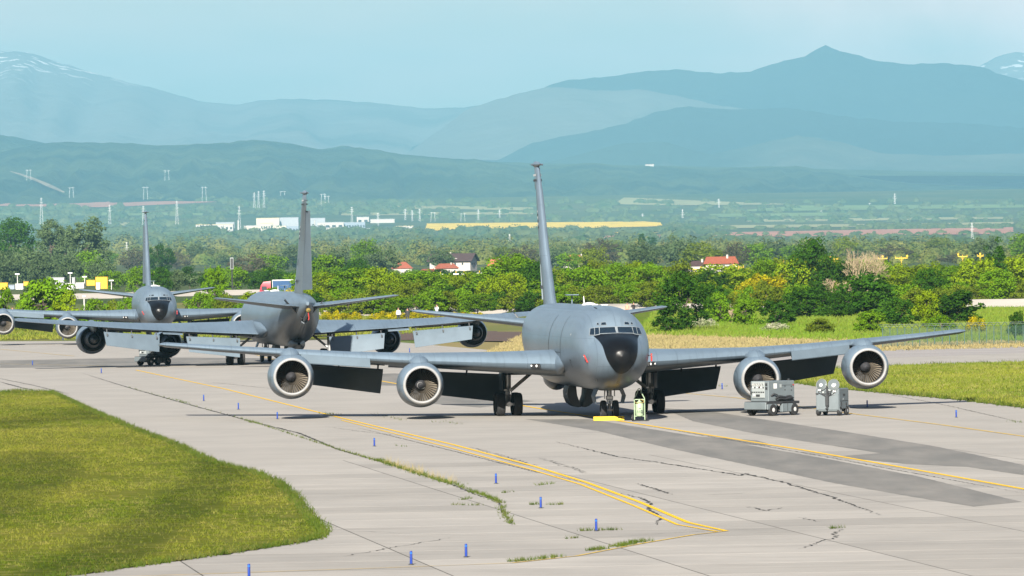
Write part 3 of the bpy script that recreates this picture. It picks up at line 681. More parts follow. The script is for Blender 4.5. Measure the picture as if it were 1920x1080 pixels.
        # aileron seam panel between the flaps
        a, b = wing_pt(7.6, .80, .10), wing_pt(9.1, .80, .09); a2, b2 = wing_pt(7.6, 1.02, -.20), wing_pt(9.1, 1.02, -.20)
        MB().loft([[(p[0]*sx,p[1],p[2]),(q[0]*sx,q[1],q[2]),(q[0]*sx,q[1],q[2]-.05),(p[0]*sx,p[1],p[2]-.12)] for p, q in ((a,a2),(b,b2))]).build('aileron', 'jet', w_, 30)
        # drooped leading edge flap inboard of the outer engine
        rings = []
        for bl in (10.35, 13.55):
            le, c, z, t = wint(bl); y = le-S_MAIN
            rings.append([(bl*sx, y+a, z+b) for a, b in ((.34,-.10),(.02,.06),(-.10,-.02),(-.32,-.36),(-.30,-.40),(.1,-.16))])
        MB().loft(rings).build('leading_edge_flap', 'jet_lite', w_, 30)
        # landing lights in the wing root
        for bl, rr in ((2.72,.085),(2.95,.075)):
            le, c, z, t = wint(bl); y = le-S_MAIN
            if bl < 2.8: MB().cbox(((bl+.08)*sx, y+.02, z-.02), (.52,.10,.22), .03, Matrix.Rotation(sx*R(37),3,'Z')).build('light_surround', 'black', w_)
            li = MB().lathe([(-.10,.0),(-.09,rr*.6),(-.06,rr),(0,rr*1.05)], (bl*sx, y-.0, z-.02), 'Y', 14).build('landing_light', 'lens', w_)
        # fuel dump and static wicks on the tip
        for k in range(3):
            p = Vector(wing_pt(18.6+.55*k, 1.0)); MB().tube((p.x*sx,p.y-.05,p.z),(p.x*sx,p.y+.3,p.z-.02),.012,.006,5).build('static_wick', 'black', w_)
    # engines
    blades = MB()
    for k in range(40):
        a = 2*math.pi*k/40; rows = []
        for rr, tw, cw in ((.25,R(22),.09),(.5,R(38),.085),(.83,R(56),.09)):
            e = Vector((math.cos(a),0,math.sin(a))); tng = Vector((-math.sin(a),0,math.cos(a))); c = tng*math.sin(tw)+Vector((0,math.cos(tw),0))
            rows.append([e*rr - c*cw/2, e*rr + c*cw/2])
        blades.grid(rows)
    bl_me = blades.mesh('fan_blades', 'blade', 0)
    for sx in (1, -1):
        for bl, zc, s0 in ((8.2,1.67,13.7),(14.15,2.09,18.4)):
            loc = (bl*sx, s0-S_MAIN, zc)
            e = MB().lathe([(.10,.93),(.25,1.0),(.6,1.075),(1.1,1.125),(1.7,1.12),(2.3,1.05),(2.95,.93),(3.0,.90),(2.9,.885),(2.2,.90)], n=48).build('engine', 'jet', r, 50, loc)
            for v in e.data.vertices:           # flatter belly of the cowl
                if v.co.z < -.8: v.co.z = -.8+(v.co.z+.8)*.92
            MB().lathe([(.14,.945),(.06,.91),(.01,.875),(-.01,.845),(.01,.81),(.07,.785),(.16,.775)], n=48).build('inlet_lip', 'lip', e, 60)
            MB().lathe([(.15,.776),(.4,.79),(.8,.845),(1.5,.86),(1.5,.2)], n=40).build('inlet_duct', 'duct', e, 60)
            fb = link('fan_blades', bl_me, e, (0,1.25,0)); fb['kind'] = 'stuff'; fb.rotation_euler = (0, random.uniform(0, 1), 0)
            sp = MB().lathe([(.81,.015),(.83,.05),(.93,.13),(1.07,.215),(1.17,.255),(1.31,.26)], n=28).build('spinner', 'spinner', e, 60)
            if True:   # white spiral on the spinner
                rows = []
                for i in range(15):
                    a = .6+i*.36; tt = .85+.017*i; rr = float(np.interp(tt,[.81,.83,.93,1.07,1.17],[.015,.05,.13,.215,.255]))+.006; wv = .035*(1-abs(i-7)/9)
                    rows.append([(rr*math.cos(a), tt-wv, rr*math.sin(a)), (rr*math.cos(a)*1.08, tt+wv, rr*math.sin(a)*1.08)])
                if sx < 0 and bl < 10: MB().grid(rows).build('spiral_mark', 'white', sp)
            co = MB().lathe([(2.2,.70),(2.9,.66),(3.6,.56),(4.3,.45),(4.35,.43),(4.0,.42)], n=36).build('core_cowl', 'hot', e, 50)
            MB().lathe([(4.0,.36),(4.4,.30),(4.9,.14),(5.1,.03)], n=24).build('exhaust_plug', 'hot', e, 50)
            MB().lathe([(2.25,.72),(2.25,.9)], n=36).build('bypass_vanes', 'bay', e, 0)
            # pylon, lofted from the cowl up and back to the wing
            le, c, zw, t = wint(bl); rings = []
            for y, zt, zb, wv in ((.55,1.04,.9,.03),(.85,1.20,.9,.20),(1.6,1.42,.9,.30),(2.5,zw-zc+.28,.85,.32),(le-s0+.15,zw-zc+.30,.6,.26),(le-s0+1.2,zw-zc+.22,.45,.22),(le-s0+2.6,zw-zc-.10,zw-zc-.45,.10)):
                ring = []
                for k in range(14):
                    a = 2*math.pi*k/14; q = math.sin(a); zz = (zt+zb)/2+(zt-zb)/2*q; flare = 1.9-.9*((q+1)/2)
                    ring.append((wv*math.cos(a)*(flare if y < 3 else 1), y, zz))
                rings.append(ring)
            MB().loft(rings).build('pylon', 'jet', e, 50)
    # tail
    fin_rows = []
    for z, le, c, t in ((4.9,30.4,8.0,.07),(5.5,32.0,6.2,.085),(8.3,34.9,4.6,.095),(11.2,37.35,3.05,.10),(11.3,37.45,2.95,.10),(12.3,38.3,2.2,.10),(12.42,38.5,1.8,.06)):
        cc = c*.76 if z < 11.25 else c
        fin_rows.append([(x_, s-S_MAIN, z) for s, x_ in airfoil(le, cc, t*c/cc, 0, 12, 0)])
    fin = MB().loft(fin_rows).build('fin', 'jet', r, 40)
    link('rudder', make_rudder_mesh(0.3), fin)
    cap = MB().lathe([(-1.7,.01),(-1.5,.06),(-.6,.14),(.3,.17),(.9,.12),(1.2,.02)], (0,39.3-S_MAIN,12.5), 'Y', 14)
    cap.loft([[(x_, 39.15-S_MAIN+dy, 12.5+dz) for dy, dz in ((-.22,0),(0,.05),(.3,0),(0,-.05))] for x_ in (-.30,-.15,0,.15,.30)])
    cap.build('fin_cap', 'jet', fin, 50)
    def fin_mark(sx_, z0, z1, f0, f1, m_, name):
        rows = []
        for z in (z0, z1):
            le = np.interp(z,[5.5,8.3,11.2,12.3],[32.0,34.9,37.35,38.3]); c = np.interp(z,[5.5,8.3,11.2,12.3],[6.2,4.6,3.05,2.2])
            rows.append([(sx_*(.5*.095*c+.012), le+f*c-S_MAIN, z) for f in (f0, f1)])
        MB().grid(rows).build(name, m_, fin)
    for sx in (1, -1):
        for k, (z0, m_) in enumerate(((9.2,'mark'),(9.38,'white'),(9.52,'mark'),(9.70,'white'),(9.84,'mark'),(10.02,'white'))): fin_mark(sx, z0, z0+.10, .22, .34, m_, 'fin_stripe')
        fin_mark(sx, 7.35, 7.75, .30, .34, 'mark', 'fin_letter'); fin_mark(sx, 11.62, 11.74, .12, .74, 'mark', 'fin_band'); fin_mark(sx, 11.9, 12.0, .12, .74, 'white', 'fin_band')
        fin_mark(sx, 6.1, 6.28, .3, .46, 'mark', 'fin_letter')
    for sx in (1, -1):
        rings = []
        for bl, le, c, z, t in ((.5,34.1,4.9,4.32,.10),(1.2,34.6,4.5,4.40,.10),(4.0,36.6,3.1,4.74,.095),(6.35,38.3,1.95,5.03,.09),(6.6,38.7,1.3,5.06,.04)):
            rings.append([(bl*sx, s-S_MAIN, z+dz) for s, dz in airfoil(le, c, t, R(-1), 12, 0)])
        tp = MB().loft(rings).build('tailplane', 'jet', r, 40)
        for b0, b1, tabc in ((1.3,6.0,.26),):
            rows = []
            for bl in (b0, b1):
                le = np.interp(bl,[1.2,6.35],[34.6,38.3]); c = np.interp(bl,[1.2,6.35],[4.5,1.95]); z = np.interp(bl,[1.2,6.35],[4.4,5.03])
                rows.append([(bl*sx, le+c*.985-S_MAIN, z+.02),(bl*sx, le+c*1.09-S_MAIN, z+.04),(bl*sx, le+c*1.09-S_MAIN, z+.02),(bl*sx, le+c*.985-S_MAIN, z-.03)])
            MB().loft(rows).build('elevator', 'jet_lite', tp, 30)
    # refuelling boom stowed under the tail
    bo = MB(); bo.tube((0,11.6,1.95),(0,17.5,3.35),.24,.22,16); bo.tube((0,17.5,3.35),(0,20.6,4.05),.12,.10,14); bo.tube((0,11.2,1.9),(0,11.7,1.97),.14,.24,14)
    boom = bo.build('refuelling_boom', 'jet', r, 40)
    MB().lathe([(-.26,.05),(-.18,.15),(0,.18),(.2,.14),(.27,.03)], (0,20.75,4.1), 'Y', 16).build('nozzle_cover', 'rubber_tip', boom, 50)
    MB().loft([[(dx+.02*math.sin(t*7),20.85+dy,4.0-t*.6) for dx,dy in ((-.03,-.01),(.03,-.01),(.03,.02),(-.03,.02))] for t in np.linspace(0,1,6)]).build('streamer', 'red', boom)
    for sx in (1, -1):
        MB().loft([[(sx*.15,17.0,3.3),(sx*.2,17.0,3.26),(sx*.22,18.0,3.45),(sx*.17,18.0,3.5)],[(sx*1.42,17.6,4.85),(sx*1.45,17.6,4.82),(sx*1.45,18.2,4.9),(sx*1.42,18.2,4.93)]]).build('ruddervator', 'black', boom, 30)
    MB().lathe([(0,.05),(.3,.42),(1.2,.62),(2.6,.55),(3.6,.1)], (0,9.6,1.62), 'Y', 20).build('boom_operator_pod', 'jet', r, 50)
    # landing gear
    for sx in (1, -1):
        X = 3.5*sx; g = MB()
        g.tube((X,0,2.5),(X,0,1.35),.17,.165,14); g.tube((X,0,1.35),(X,0,.62),.115,.115,14); g.tube((X,-.72,.56),(X,.72,.56),.12,.12,12)
        for y in (-.62,.62): g.tube((X-.4,y,.56),(X+.4,y,.56),.075,.075,10)
        g.path([(X,-.24,1.45),(X,-.42,1.05),(X,-.2,.7)], .045); g.cbox((X,-.12,1.25),(.42,.14,.12),.02); g.tube((X-.13,-.2,1.0),(X+.13,-.2,1.0),.04)
        g.path([(X+.12,-.15,2.2),(X+.1,-.2,1.5),(X+.16,-.3,1.0),(X+.05,-.5,.66)], .022)
        gear = g.build('main_gear', 'steel', r)
        MB().tube((X-.15*sx,.05,1.22),(2.25*sx,.1,2.12),.085,.085,10).build('side_strut', 'gearwhite', gear)
        for y in (-.62,.62):
            for dx in (-.42,.42): wheel(gear, (X+dx,y,.56), .56, .42, sx)
        MB().cbox((X+.32*sx,.15,1.75),(.05,1.5,1.05),.02).build('strut_door', 'jet', gear)
        # big inner door curving down from the keel
        prof = [(.62,1.42),(.69,1.15),(.67,.85),(.56,.58),(.36,.42),(.16,.36),(.05,.38),(.10,.62),(.22,.95),(.26,1.42)]
        MB().loft([[(sx*px_, y, pz_) for px_, pz_ in prof] for y in (-1.3,-.2,1.0)]).build('gear_door', 'door_dark', r, 50)
        MB().tube((sx*.55,-1.2,1.5),(sx*.75,-1.2,1.0),.03).build('door_link', 'steel', r)
        MB().cbox((2.9*sx,.1,2.02),(1.7,2.6,.05),.02).build('wheel_well', 'bay', r)
    Y = 6.0-S_MAIN; g = MB()
    g.tube((0,Y,1.7),(0,Y,1.0),.12,.12,12); g.tube((0,Y,1.0),(0,Y,.48),.08,.08,12); g.tube((-.38,Y,.48),(.38,Y,.48),.06,.06,10)
    g.cbox((0,Y-.1,1.05),(.34,.16,.2),.03); g.path([(0,Y-.15,1.0),(0,Y-.34,.78),(0,Y-.1,.56)],.035); g.tube((0,Y,1.0),(0,Y+1.1,1.5),.05); g.tube((-.14,Y-.16,.92),(.14,Y-.16,.92),.06)
    g.tube((.24,Y-.1,1.55),(.24,Y-.1,1.12),.03); g.tube((-.22,Y-.1,1.5),(-.24,Y-.12,1.0),.02)
    ng = g.build('nose_gear', 'steel', r)
    MB().lathe([(0,.11),(.06,.115),(.10,.02)], (0,Y-.24,.86), 'Y', 14, True).build('taxi_light', 'lens', ng)
    for dx in (-.285,.285): wheel(ng, (dx,Y,.47), .47, .27, 1)
    MB().cbox((0,Y+.2,1.44),(.9,1.9,.06),.02).build('wheel_well', 'bay', ng)
    for sx in (1,-1):
        MB().loft([[(sx*.55,Y-.55,1.5),(sx*.60,Y-.55,1.5),(sx*.60,Y+1.1,1.5),(sx*.55,Y+1.1,1.5)],[(sx*.70,Y-.45,1.15),(sx*.75,Y-.45,1.15),(sx*.75,Y+1.0,1.15),(sx*.70,Y+1.0,1.15)],[(sx*.62,Y-.2,.78),(sx*.67,Y-.2,.78),(sx*.67,Y+.9,.78),(sx*.62,Y+.9,.78)]]).build('nose_gear_door', 'jet_lite', ng, 30)
    return r
jet = make_jet()
def place_jet(o, uv, dist, th, label):
    p = G(*uv) if dist is None else A(*uv, dist)
    o.location = (p.x, p.y, .012); o.rotation_euler = (0, 0, th); tag(o, label, 'aircraft', 'grey tanker jets parked on the apron')
jet2 = copy_tree(jet); jet3 = copy_tree(jet)
def set_rudder(o, d):
    for ch in o.children:
        if ch.name.startswith('fin'):
            for g in ch.children:
                if g.name.startswith('rudder'): g.data = make_rudder_mesh(d)
P1 = G(1086, 777); place_jet(jet, (1086,777), None, R(5.4), 'nearest four-engined grey jet facing the camera, black nose, beside two grey carts')
place_jet(jet2, (530,683), None, R(187.0), 'four-engined grey jet seen from behind with lowered flaps and yellow boom tip')
place_jet(jet3, (288,643), None, R(4.5), 'farthest four-engined grey jet, nose towards the camera, partly behind another jet')
set_rudder(jet, R(-9)); set_rudder(jet2, R(18)); set_rudder(jet3, R(14))
def jl(o, bl, s, z=0):
    return o.matrix_basis @ Vector((bl, s-S_MAIN, z))
bpy.context.view_layer.update()

# ------------------------------------------------------------------ ground equipment
M['cart'] = mat('cart_grey', (.15,.178,.19), .5, var=.08, scale=2)
M['cart_dark'] = mat('cart_dark', (.03,.032,.035), .6)
M['panel'] = mat('panel_light', (.32,.35,.35), .5)
M['gauge'] = mat('gauge_face', (.72,.72,.68), .4)
M['green_cart'] = mat('pale_green_paint', (.36,.47,.30), .5, var=.06, scale=5)
M['chrome'] = mat('lamp_reflector', (.8,.8,.8), .12, metal=1)
M['lampglass'] = mat('lamp_glass', (.13,.15,.155), .08, spec=.8)
M['blue'] = mat('marker_blue', (.002,.032,.26), .5, var=.12, scale=20)
M['chrome2'] = mat('hub_white', (.62,.62,.6), .5)

def cart_wheel(p, x, y, r, w):
    wh = MB().lathe([(-w/2,r*.6),(-w/2,r*.9),(-w*.3,r),(w*.3,r),(w/2,r*.9),(w/2,r*.6)], (0,0,0), 'X', 22, True).build('wheel', 'rubber', p, 40, (x,y,r))
    MB().lathe([(-w*.52,.02),(-w*.55,r*.2),(-w*.45,r*.5),(w*.45,r*.5),(w*.55,r*.2),(w*.52,.02)], (0,0,0), 'X', 16, True).build('hub', 'chrome2', wh, 40)
    return wh
def make_gpu(label, loc, rz, group):
    """ground power cart: length along y, control end at -y"""
    t = thing('power_cart', label, 'cart', loc, rz, group)
    MB().cbox((0,.05,1.17),(1.12,1.95,.98),.03).build('housing', 'cart', t)
    fr_ = MB(); fr_.cbox((0,0,.62),(1.4,2.45,.13),.02); fr_.build('tray', 'cart_dark', t)
    MB().cbox((0,-1.24,.48),(1.36,.10,.36),.03).build('bumper', 'cart', t); MB().cbox((.66,-.82,.46),(.08,.7,.34),.03).build('skirt', 'cart', t)
    MB().cbox((.62,.32,.42),(.16,.8,.50),.02).build('tool_locker', 'cart', t)
    MB().box((.705,.32,.42),(.01,.02,.44)).build('locker_seam', 'cart_dark', t)
    ax = MB(); ax.tube((-.6,-.75,.29),(.6,-.75,.29),.05); ax.tube((-.6,.85,.29),(.6,.85,.29),.05); ax.cbox((0,.05,.36),(.5,2.1,.16),.02); ax.build('chassis', 'cart_dark', t)
    for x in (-.62,.62):
        for y in (-.75,.85): cart_wheel(t, x, y, .29, .2)
    cp = MB().cbox((-.05,-.94,1.25),(.78,.06,.78),.015).build('control_panel', 'panel', t)
    for i in range(5):
        g = MB().lathe([(0,.055),(.02,.055),(.02,.0)], (-.36+.15*i,-.99,1.50), 'Y', 14).build('gauge', 'gauge', cp)
    for i in range(6): MB().box((-.36+.13*i,-.985,1.36),(.05,.03,.07)).build('switch', 'cart_dark' if i % 2 else 'gauge', cp)
    for i in range(7): MB().box((-.36+.11*i,-.985,1.14),(.06,.03,.05)).build('breaker', 'cart_dark', cp)
    MB().box((-.05,-.985,.98),(.22,.03,.10)).build('socket', 'cart_dark', cp); MB().box((-.28,-.985,1.0),(.1,.03,.1)).build('socket', 'gauge', cp); MB().lathe([(0,.04),(.03,.03),(.03,0)], (.06,-1.0,1.38), 'Y', 10).build('stop_button', 'red', cp)
    for z in (1.5,1.32): MB().box((.44,-.935,z),(.12,.02,.12)).build('vent', 'cart_dark', t)
    MB().box((-.5,-.935,1.42),(.1,.02,.1)).build('vent', 'cart_dark', t); MB().box((-.5,-.935,1.1),(.12,.02,.14)).build('vent', 'cart_dark', t)
    # long side
    MB().box((.565,-.42,1.42),(.02,.22,.24)).build('notice', 'white', t); MB().box((.565,-.02,1.42),(.02,.12,.16)).build('notice', 'panel', t)
    for y, z in ((.3,1.4),(.3,1.22),(.78,1.38),(.78,1.2)): MB().box((.565,y,z),(.02,.05,.05)).build('latch', 'cart_dark', t)
    MB().box((.566,.55,1.45),(.012,.9,.012)).build('panel_seam', 'cart_dark', t)
    MB().lathe([(0,.04),(.03,.03),(.03,0)], (.56,.92,1.45), 'X', 10).build('marker_lamp', 'red', t)
    MB().cbox((.35,.85,1.70),(.1,.14,.09),.02).build('exhaust_cap', 'cart_dark', t)
    c = MB(); P = []
    for i in range(90):
        a = i*.42; P.append((.66+.05*math.cos(a*.7), -.45+1.2*(.5-.5*math.cos(i*.21)), .74+.0018*i+.05*abs(math.sin(a))))
    c.path(P, .035, 6); c.path([(.57,-.75,.95),(.66,-.62,1.06),(.70,-.45,1.0),(.68,-.3,.82)], .035, 6); c.build('power_cable', 'cart_dark', t)
    return t
p = G(1448,779); make_gpu('grey ground power cart with control panel and cables in front of an engine', (p.x,p.y,0), R(-42), 'wheeled equipment carts')
p = G(288,685); make_gpu('grey wheeled power cart half hidden behind the engine of the rear-facing jet', (p.x,p.y,0), R(-50), 'wheeled equipment carts')

p = G(1560,779); t = thing('light_cart', 'grey floodlight cart with two round lamps on top', 'cart', (p.x,p.y,0), R(-20), 'wheeled equipment carts')
MB().cbox((0,.1,.80),(1.15,1.5,.98),.03).build('housing', 'cart', t)
fp = MB().cbox((-.30,-.67,.70),(.52,.06,.85),.02).build('front_panel', 'cart', t); MB().cbox((.30,-.67,.66),(.50,.06,.78),.02).build('front_panel', 'cart', t)
mm = MB(); mm.tube((0,-.74,.30),(0,-.74,1.42),.045); mm.tube((.06,-.72,.45),(.06,-.72,1.2),.03); mm.cbox((0,-.76,.72),(.16,.1,.5),.02); mm.build('mast', 'cart_dark', t)
for k in range(6): MB().path([(-.42+.16*k,-.72,1.22),(-.40+.15*k,-.80,1.12-.03*(k%3)),(-.28+.12*k,-.76,1.05),(-.1+.04*k,-.76,.95)], .014, 5).build('cable', 'cart_dark', t)
for k, (x, z, m_) in enumerate(((-.38,1.22,'gauge'),(.12,1.22,'panel'),(.36,1.16,'white'),(.3,1.03,'panel'),(-.2,1.12,'panel'),(.1,1.08,'cart_dark'),(-.5,1.05,'cart_dark'))): MB().box((x,-.71,z),(.13,.04,.08)).build('control_box', m_, t)
for x, z in ((-.30,1.48),(.30,1.46)):
    lp = MB().lathe([(.22,.02),(.2,.12),(.10,.22),(0,.275),(-.03,.275)], (0,0,0), 'Y', 28).build('lamp', 'cart', t, 40, (x,-.62,z)); lp.rotation_euler = (R(-14), 0, R(-12 if x < 0 else 10))
    MB().lathe([(-.02,.262),(-.05,.2),(-.065,.1),(-.07,0)], (0,0,0), 'Y', 28).build('lens', 'lampglass', lp, 60)
    MB().lathe([(-.075,.0),(-.074,.07),(-.066,.085)], (0,0,-.03), 'Y', 16).build('bulb', 'white', lp, 60); MB().lathe([(-.03,.262),(-.045,.272),(-.03,.285),(0,.285)], (0,0,0), 'Y', 28).build('rim', 'panel', lp, 60)
    MB().lathe([(.02,.26),(.12,.16),(.14,.03)], (0,0,0), 'Y', 24).build('reflector', 'chrome', lp, 60)
MB().cbox((0,-.6,.28),(1.2,.12,.14),.02).build('bumper', 'cart', t)
for x in (-.35,-.1,.3): MB().lathe([(0,.05),(.03,.05),(.03,0)], (x,-.68,.40), 'Y', 12).build('tie_ring', 'panel', t)
MB().box((.580,.1,.98),(.012,.34,.10)).build('stencil', 'cart_dark', t); MB().box((.580,.0,.78),(.012,.10,.08)).build('notice', 'panel', t); MB().box((.580,-.3,.55),(.012,.10,.2)).build('vent', 'cart_dark', t); MB().box((.580,.45,.5),(.012,.14,.22)).build('vent', 'cart_dark', t); MB().box((.581,.1,.70),(.012,1.3,.012)).build('panel_seam', 'cart_dark', t)
ax = MB(); ax.tube((-.5,-.45,.22),(.5,-.45,.22),.04); ax.tube((-.5,.6,.22),(.5,.6,.22),.04); ax.cbox((0,.1,.27),(.7,1.3,.10),.02); ax.tube((0,-.5,.25),(0,-1.0,.35),.03); ax.build('chassis', 'cart_dark', t)
for x in (-.52,.52):
    for y in (-.45,.62): cart_wheel(t, x, y, .22, .15)

# fire bottle on wheels
q = jl(jet, 1.12, 3.2); t = thing('fire_extinguisher', 'pale green wheeled fire bottle numbered 110 beside the nose wheels', 'fire extinguisher', (q.x,q.y,.012), R(4))
fb = MB()
for x in (-.24,.24):
    fb.path([(x,0,.06),(x,0,1.05),(x*.35,.02,1.34),(x*.35,.02,1.45)], .024, 8)
for z in (.22,1.0): fb.tube((-.24,0,z),(.24,0,z),.022)
fb.path([(-.084,.02,1.45),(0,.02,1.52),(.084,.02,1.45)], .022, 8); fb.tube((.24,0,.06),(.24,-.10,.0),.022); fb.build('frame', 'green_cart', t)
tk = MB().lathe([(.20,.02),(.22,.16),(.28,.195),(.78,.195),(.86,.16),(.92,.06),(.98,.05)], (0,.06,0), 'Z', 24, True).build('bottle', 'green_cart', t, 40)
MB().lathe([(.96,.05),(1.02,.05)], (0,.06,0), 'Z', 12, True).build('valve', 'steel', tk)
MB().path([(.02,.0,1.0),(.18,-.06,.96),(.2,-.1,.86),(-.16,-.1,.83),(-.2,-.1,.90)], .022, 6).build('hose', 'rubber_tip', t)
def digits(txt, parent, cx, z, h, yo, m_):
    seg = {'1': [((0,0),(0,1)),((-.25,.75),(0,1))], '0': [((-.3,0),(.3,0)),((.3,0),(.3,1)),((.3,1),(-.3,1)),((-.3,1),(-.3,0))]}
    for i, c in enumerate(txt):
        mb = MB()
        for a, b in seg[c]: mb.tube((cx+(i-1)*h*.8+a[0]*h*.9, yo, z+a[1]*h),(cx+(i-1)*h*.8+b[0]*h*.9, yo, z+b[1]*h), .012, .012, 5)
        mb.build('digit', m_, parent)
digits('110', tk, 0, .38, .11, -.142, 'mark')
MB().path([(-.05,-.145,.60),(0,-.145,.57),(.05,-.145,.60)], .012, 5).build('mark', 'mark', tk)
for x in (-.32,.32): cart_wheel(t, x, .12, .15, .09)
MB().cbox((.05,-.02,.02),(.75,.35,.03),.01).build('base_plate', 'cart_dark', t)

# wheel chocks
def chock(o, bl, s, wd, label):
    q = jl(o, bl, s); t = thing('wheel_chock', label, 'chock', (q.x,q.y,.012), o.rotation_euler.z, 'yellow wheel chocks')
    b = MB().loft([[(x,-.13,0),(x,.13,0),(x,.09,.10),(x,.05,.19),(x,-.05,.19),(x,-.09,.10)] for x in (-wd/2,wd/2)]).build('bar', 'chock', t, 30)
    MB().path([(wd/2-.3,-.10,.12),(wd/2-.22,-.15,.14),(wd/2-.12,-.10,.12)], .014).build('handle', 'rubber', t)
chock(jet, -.12, 5.25, 1.45, 'long yellow chock against the nose wheels of the nearest jet')
chock(jet2, -3.5, 21.3, 1.35, 'yellow chock behind the left main wheels of the rear-facing jet')
chock(jet2, -1.9, 18.0, .7, 'short yellow chock farther under the rear-facing jet')

# blue edge markers
BL = [(61,685,'next to the dark strip at the far left'),(190,700,'on the far concrete below the rear-facing jet\'s wing'),(382,752,'left of the double yellow line, uppermost of three'),(447,768,'middle of three beside the double yellow line'),(520,786,'at the shadow of the left outer engine'),(702,837,'above the overgrown crack'),(930,907,'just below the end of the tall weeds'),(1014,953,'right of the winding grassy crack'),(1118,996,'in the small strip of weeds'),(874,1045,'second closest, with a pale scuff'),(771,1059,'beside the faded curved line'),(467,1084,'closest of all, at the lower edge'),(1354,730,'between the fuselage and the power cart'),(1626,764,'standing in the right outer engine\'s shadow'),(1793,783,'near the right edge of the concrete'),(768,661,'under the rear-facing jet\'s right wing'),(118,638,'beyond the far left engines'),(118+1788,760,'on the grass edge at the far right')]
bm_ = MB().lathe([(0,.036),(.02,.036),(.33,.034),(.345,.03),(.35,0)], n=12, axis='Z').mesh('post', 'blue', 40)
bb_ = MB().lathe([(0,.075),(.012,.07),(.02,.045)], n=12, axis='Z').mesh('foot', 'cart_dark', 40); bs_ = MB().lathe([(.27,.0365),(.31,.0355)], n=12, axis='Z').mesh('reflector_band', mat('marker_band', (.02,.14,.5), .3), 40)
for u, v, wh in BL[:-1]:
    q = G(u, v); t = thing('edge_marker', 'short blue edge marker post ' + wh, 'marker post', (q.x,q.y,.01), 0, 'blue edge markers on the concrete')
    link('post', bm_, t); link('foot', bb_, t); link('reflector_band', bs_, t)

# fence at the right, receding
M['fence'] = mat('fence_green', (.03,.075,.06), .5, metal=.1); M['wire'] = mat('fence_wire', (.30,.33,.30), .5, metal=.4)
fa, fb_ = G(1655,651), G(1960,644)
t = thing('mesh_fence', 'green wire mesh fence with angled barbed arms near the right edge', 'fence', (0,0,0))
n = 22
for i in range(n+1):
    q = fa.lerp(fb_, i/n); pm = MB(); pm.box((q.x,q.y,.75),(.07,.07,1.5)); pm.tube((q.x,q.y,1.45),(q.x-.28,q.y-.05,1.82),.03,.025,5); pm.tube((q.x,q.y,1.45),(q.x+.28,q.y+.05,1.82),.03,.025,5); pm.build('post', 'fence', t)
wm = MB(); L_ = (fb_-fa).length; d_ = (fb_-fa).normalized()
for k in range(15): z = .08+.1*k; wm.tube(fa+Vector((0,.05,z)), fb_+Vector((0,.05,z)), .014, .014, 4)
for k in range(int(L_/.1)): q = fa+d_*(.1*k); wm.tube((q.x,q.y+.05,.03),(q.x,q.y+.05,1.48),.014,.014,4)
wm.build('mesh_wire', 'fence', t, 0)['kind'] = 'stuff'
for dx, z in ((-.26,1.78),(-.15,1.64),(.15,1.64),(.26,1.78)): MB().tube(fa+Vector((dx,0,z)), fb_+Vector((dx,0,z)), .012, .012, 4).build('barbed_wire', 'wire', t)

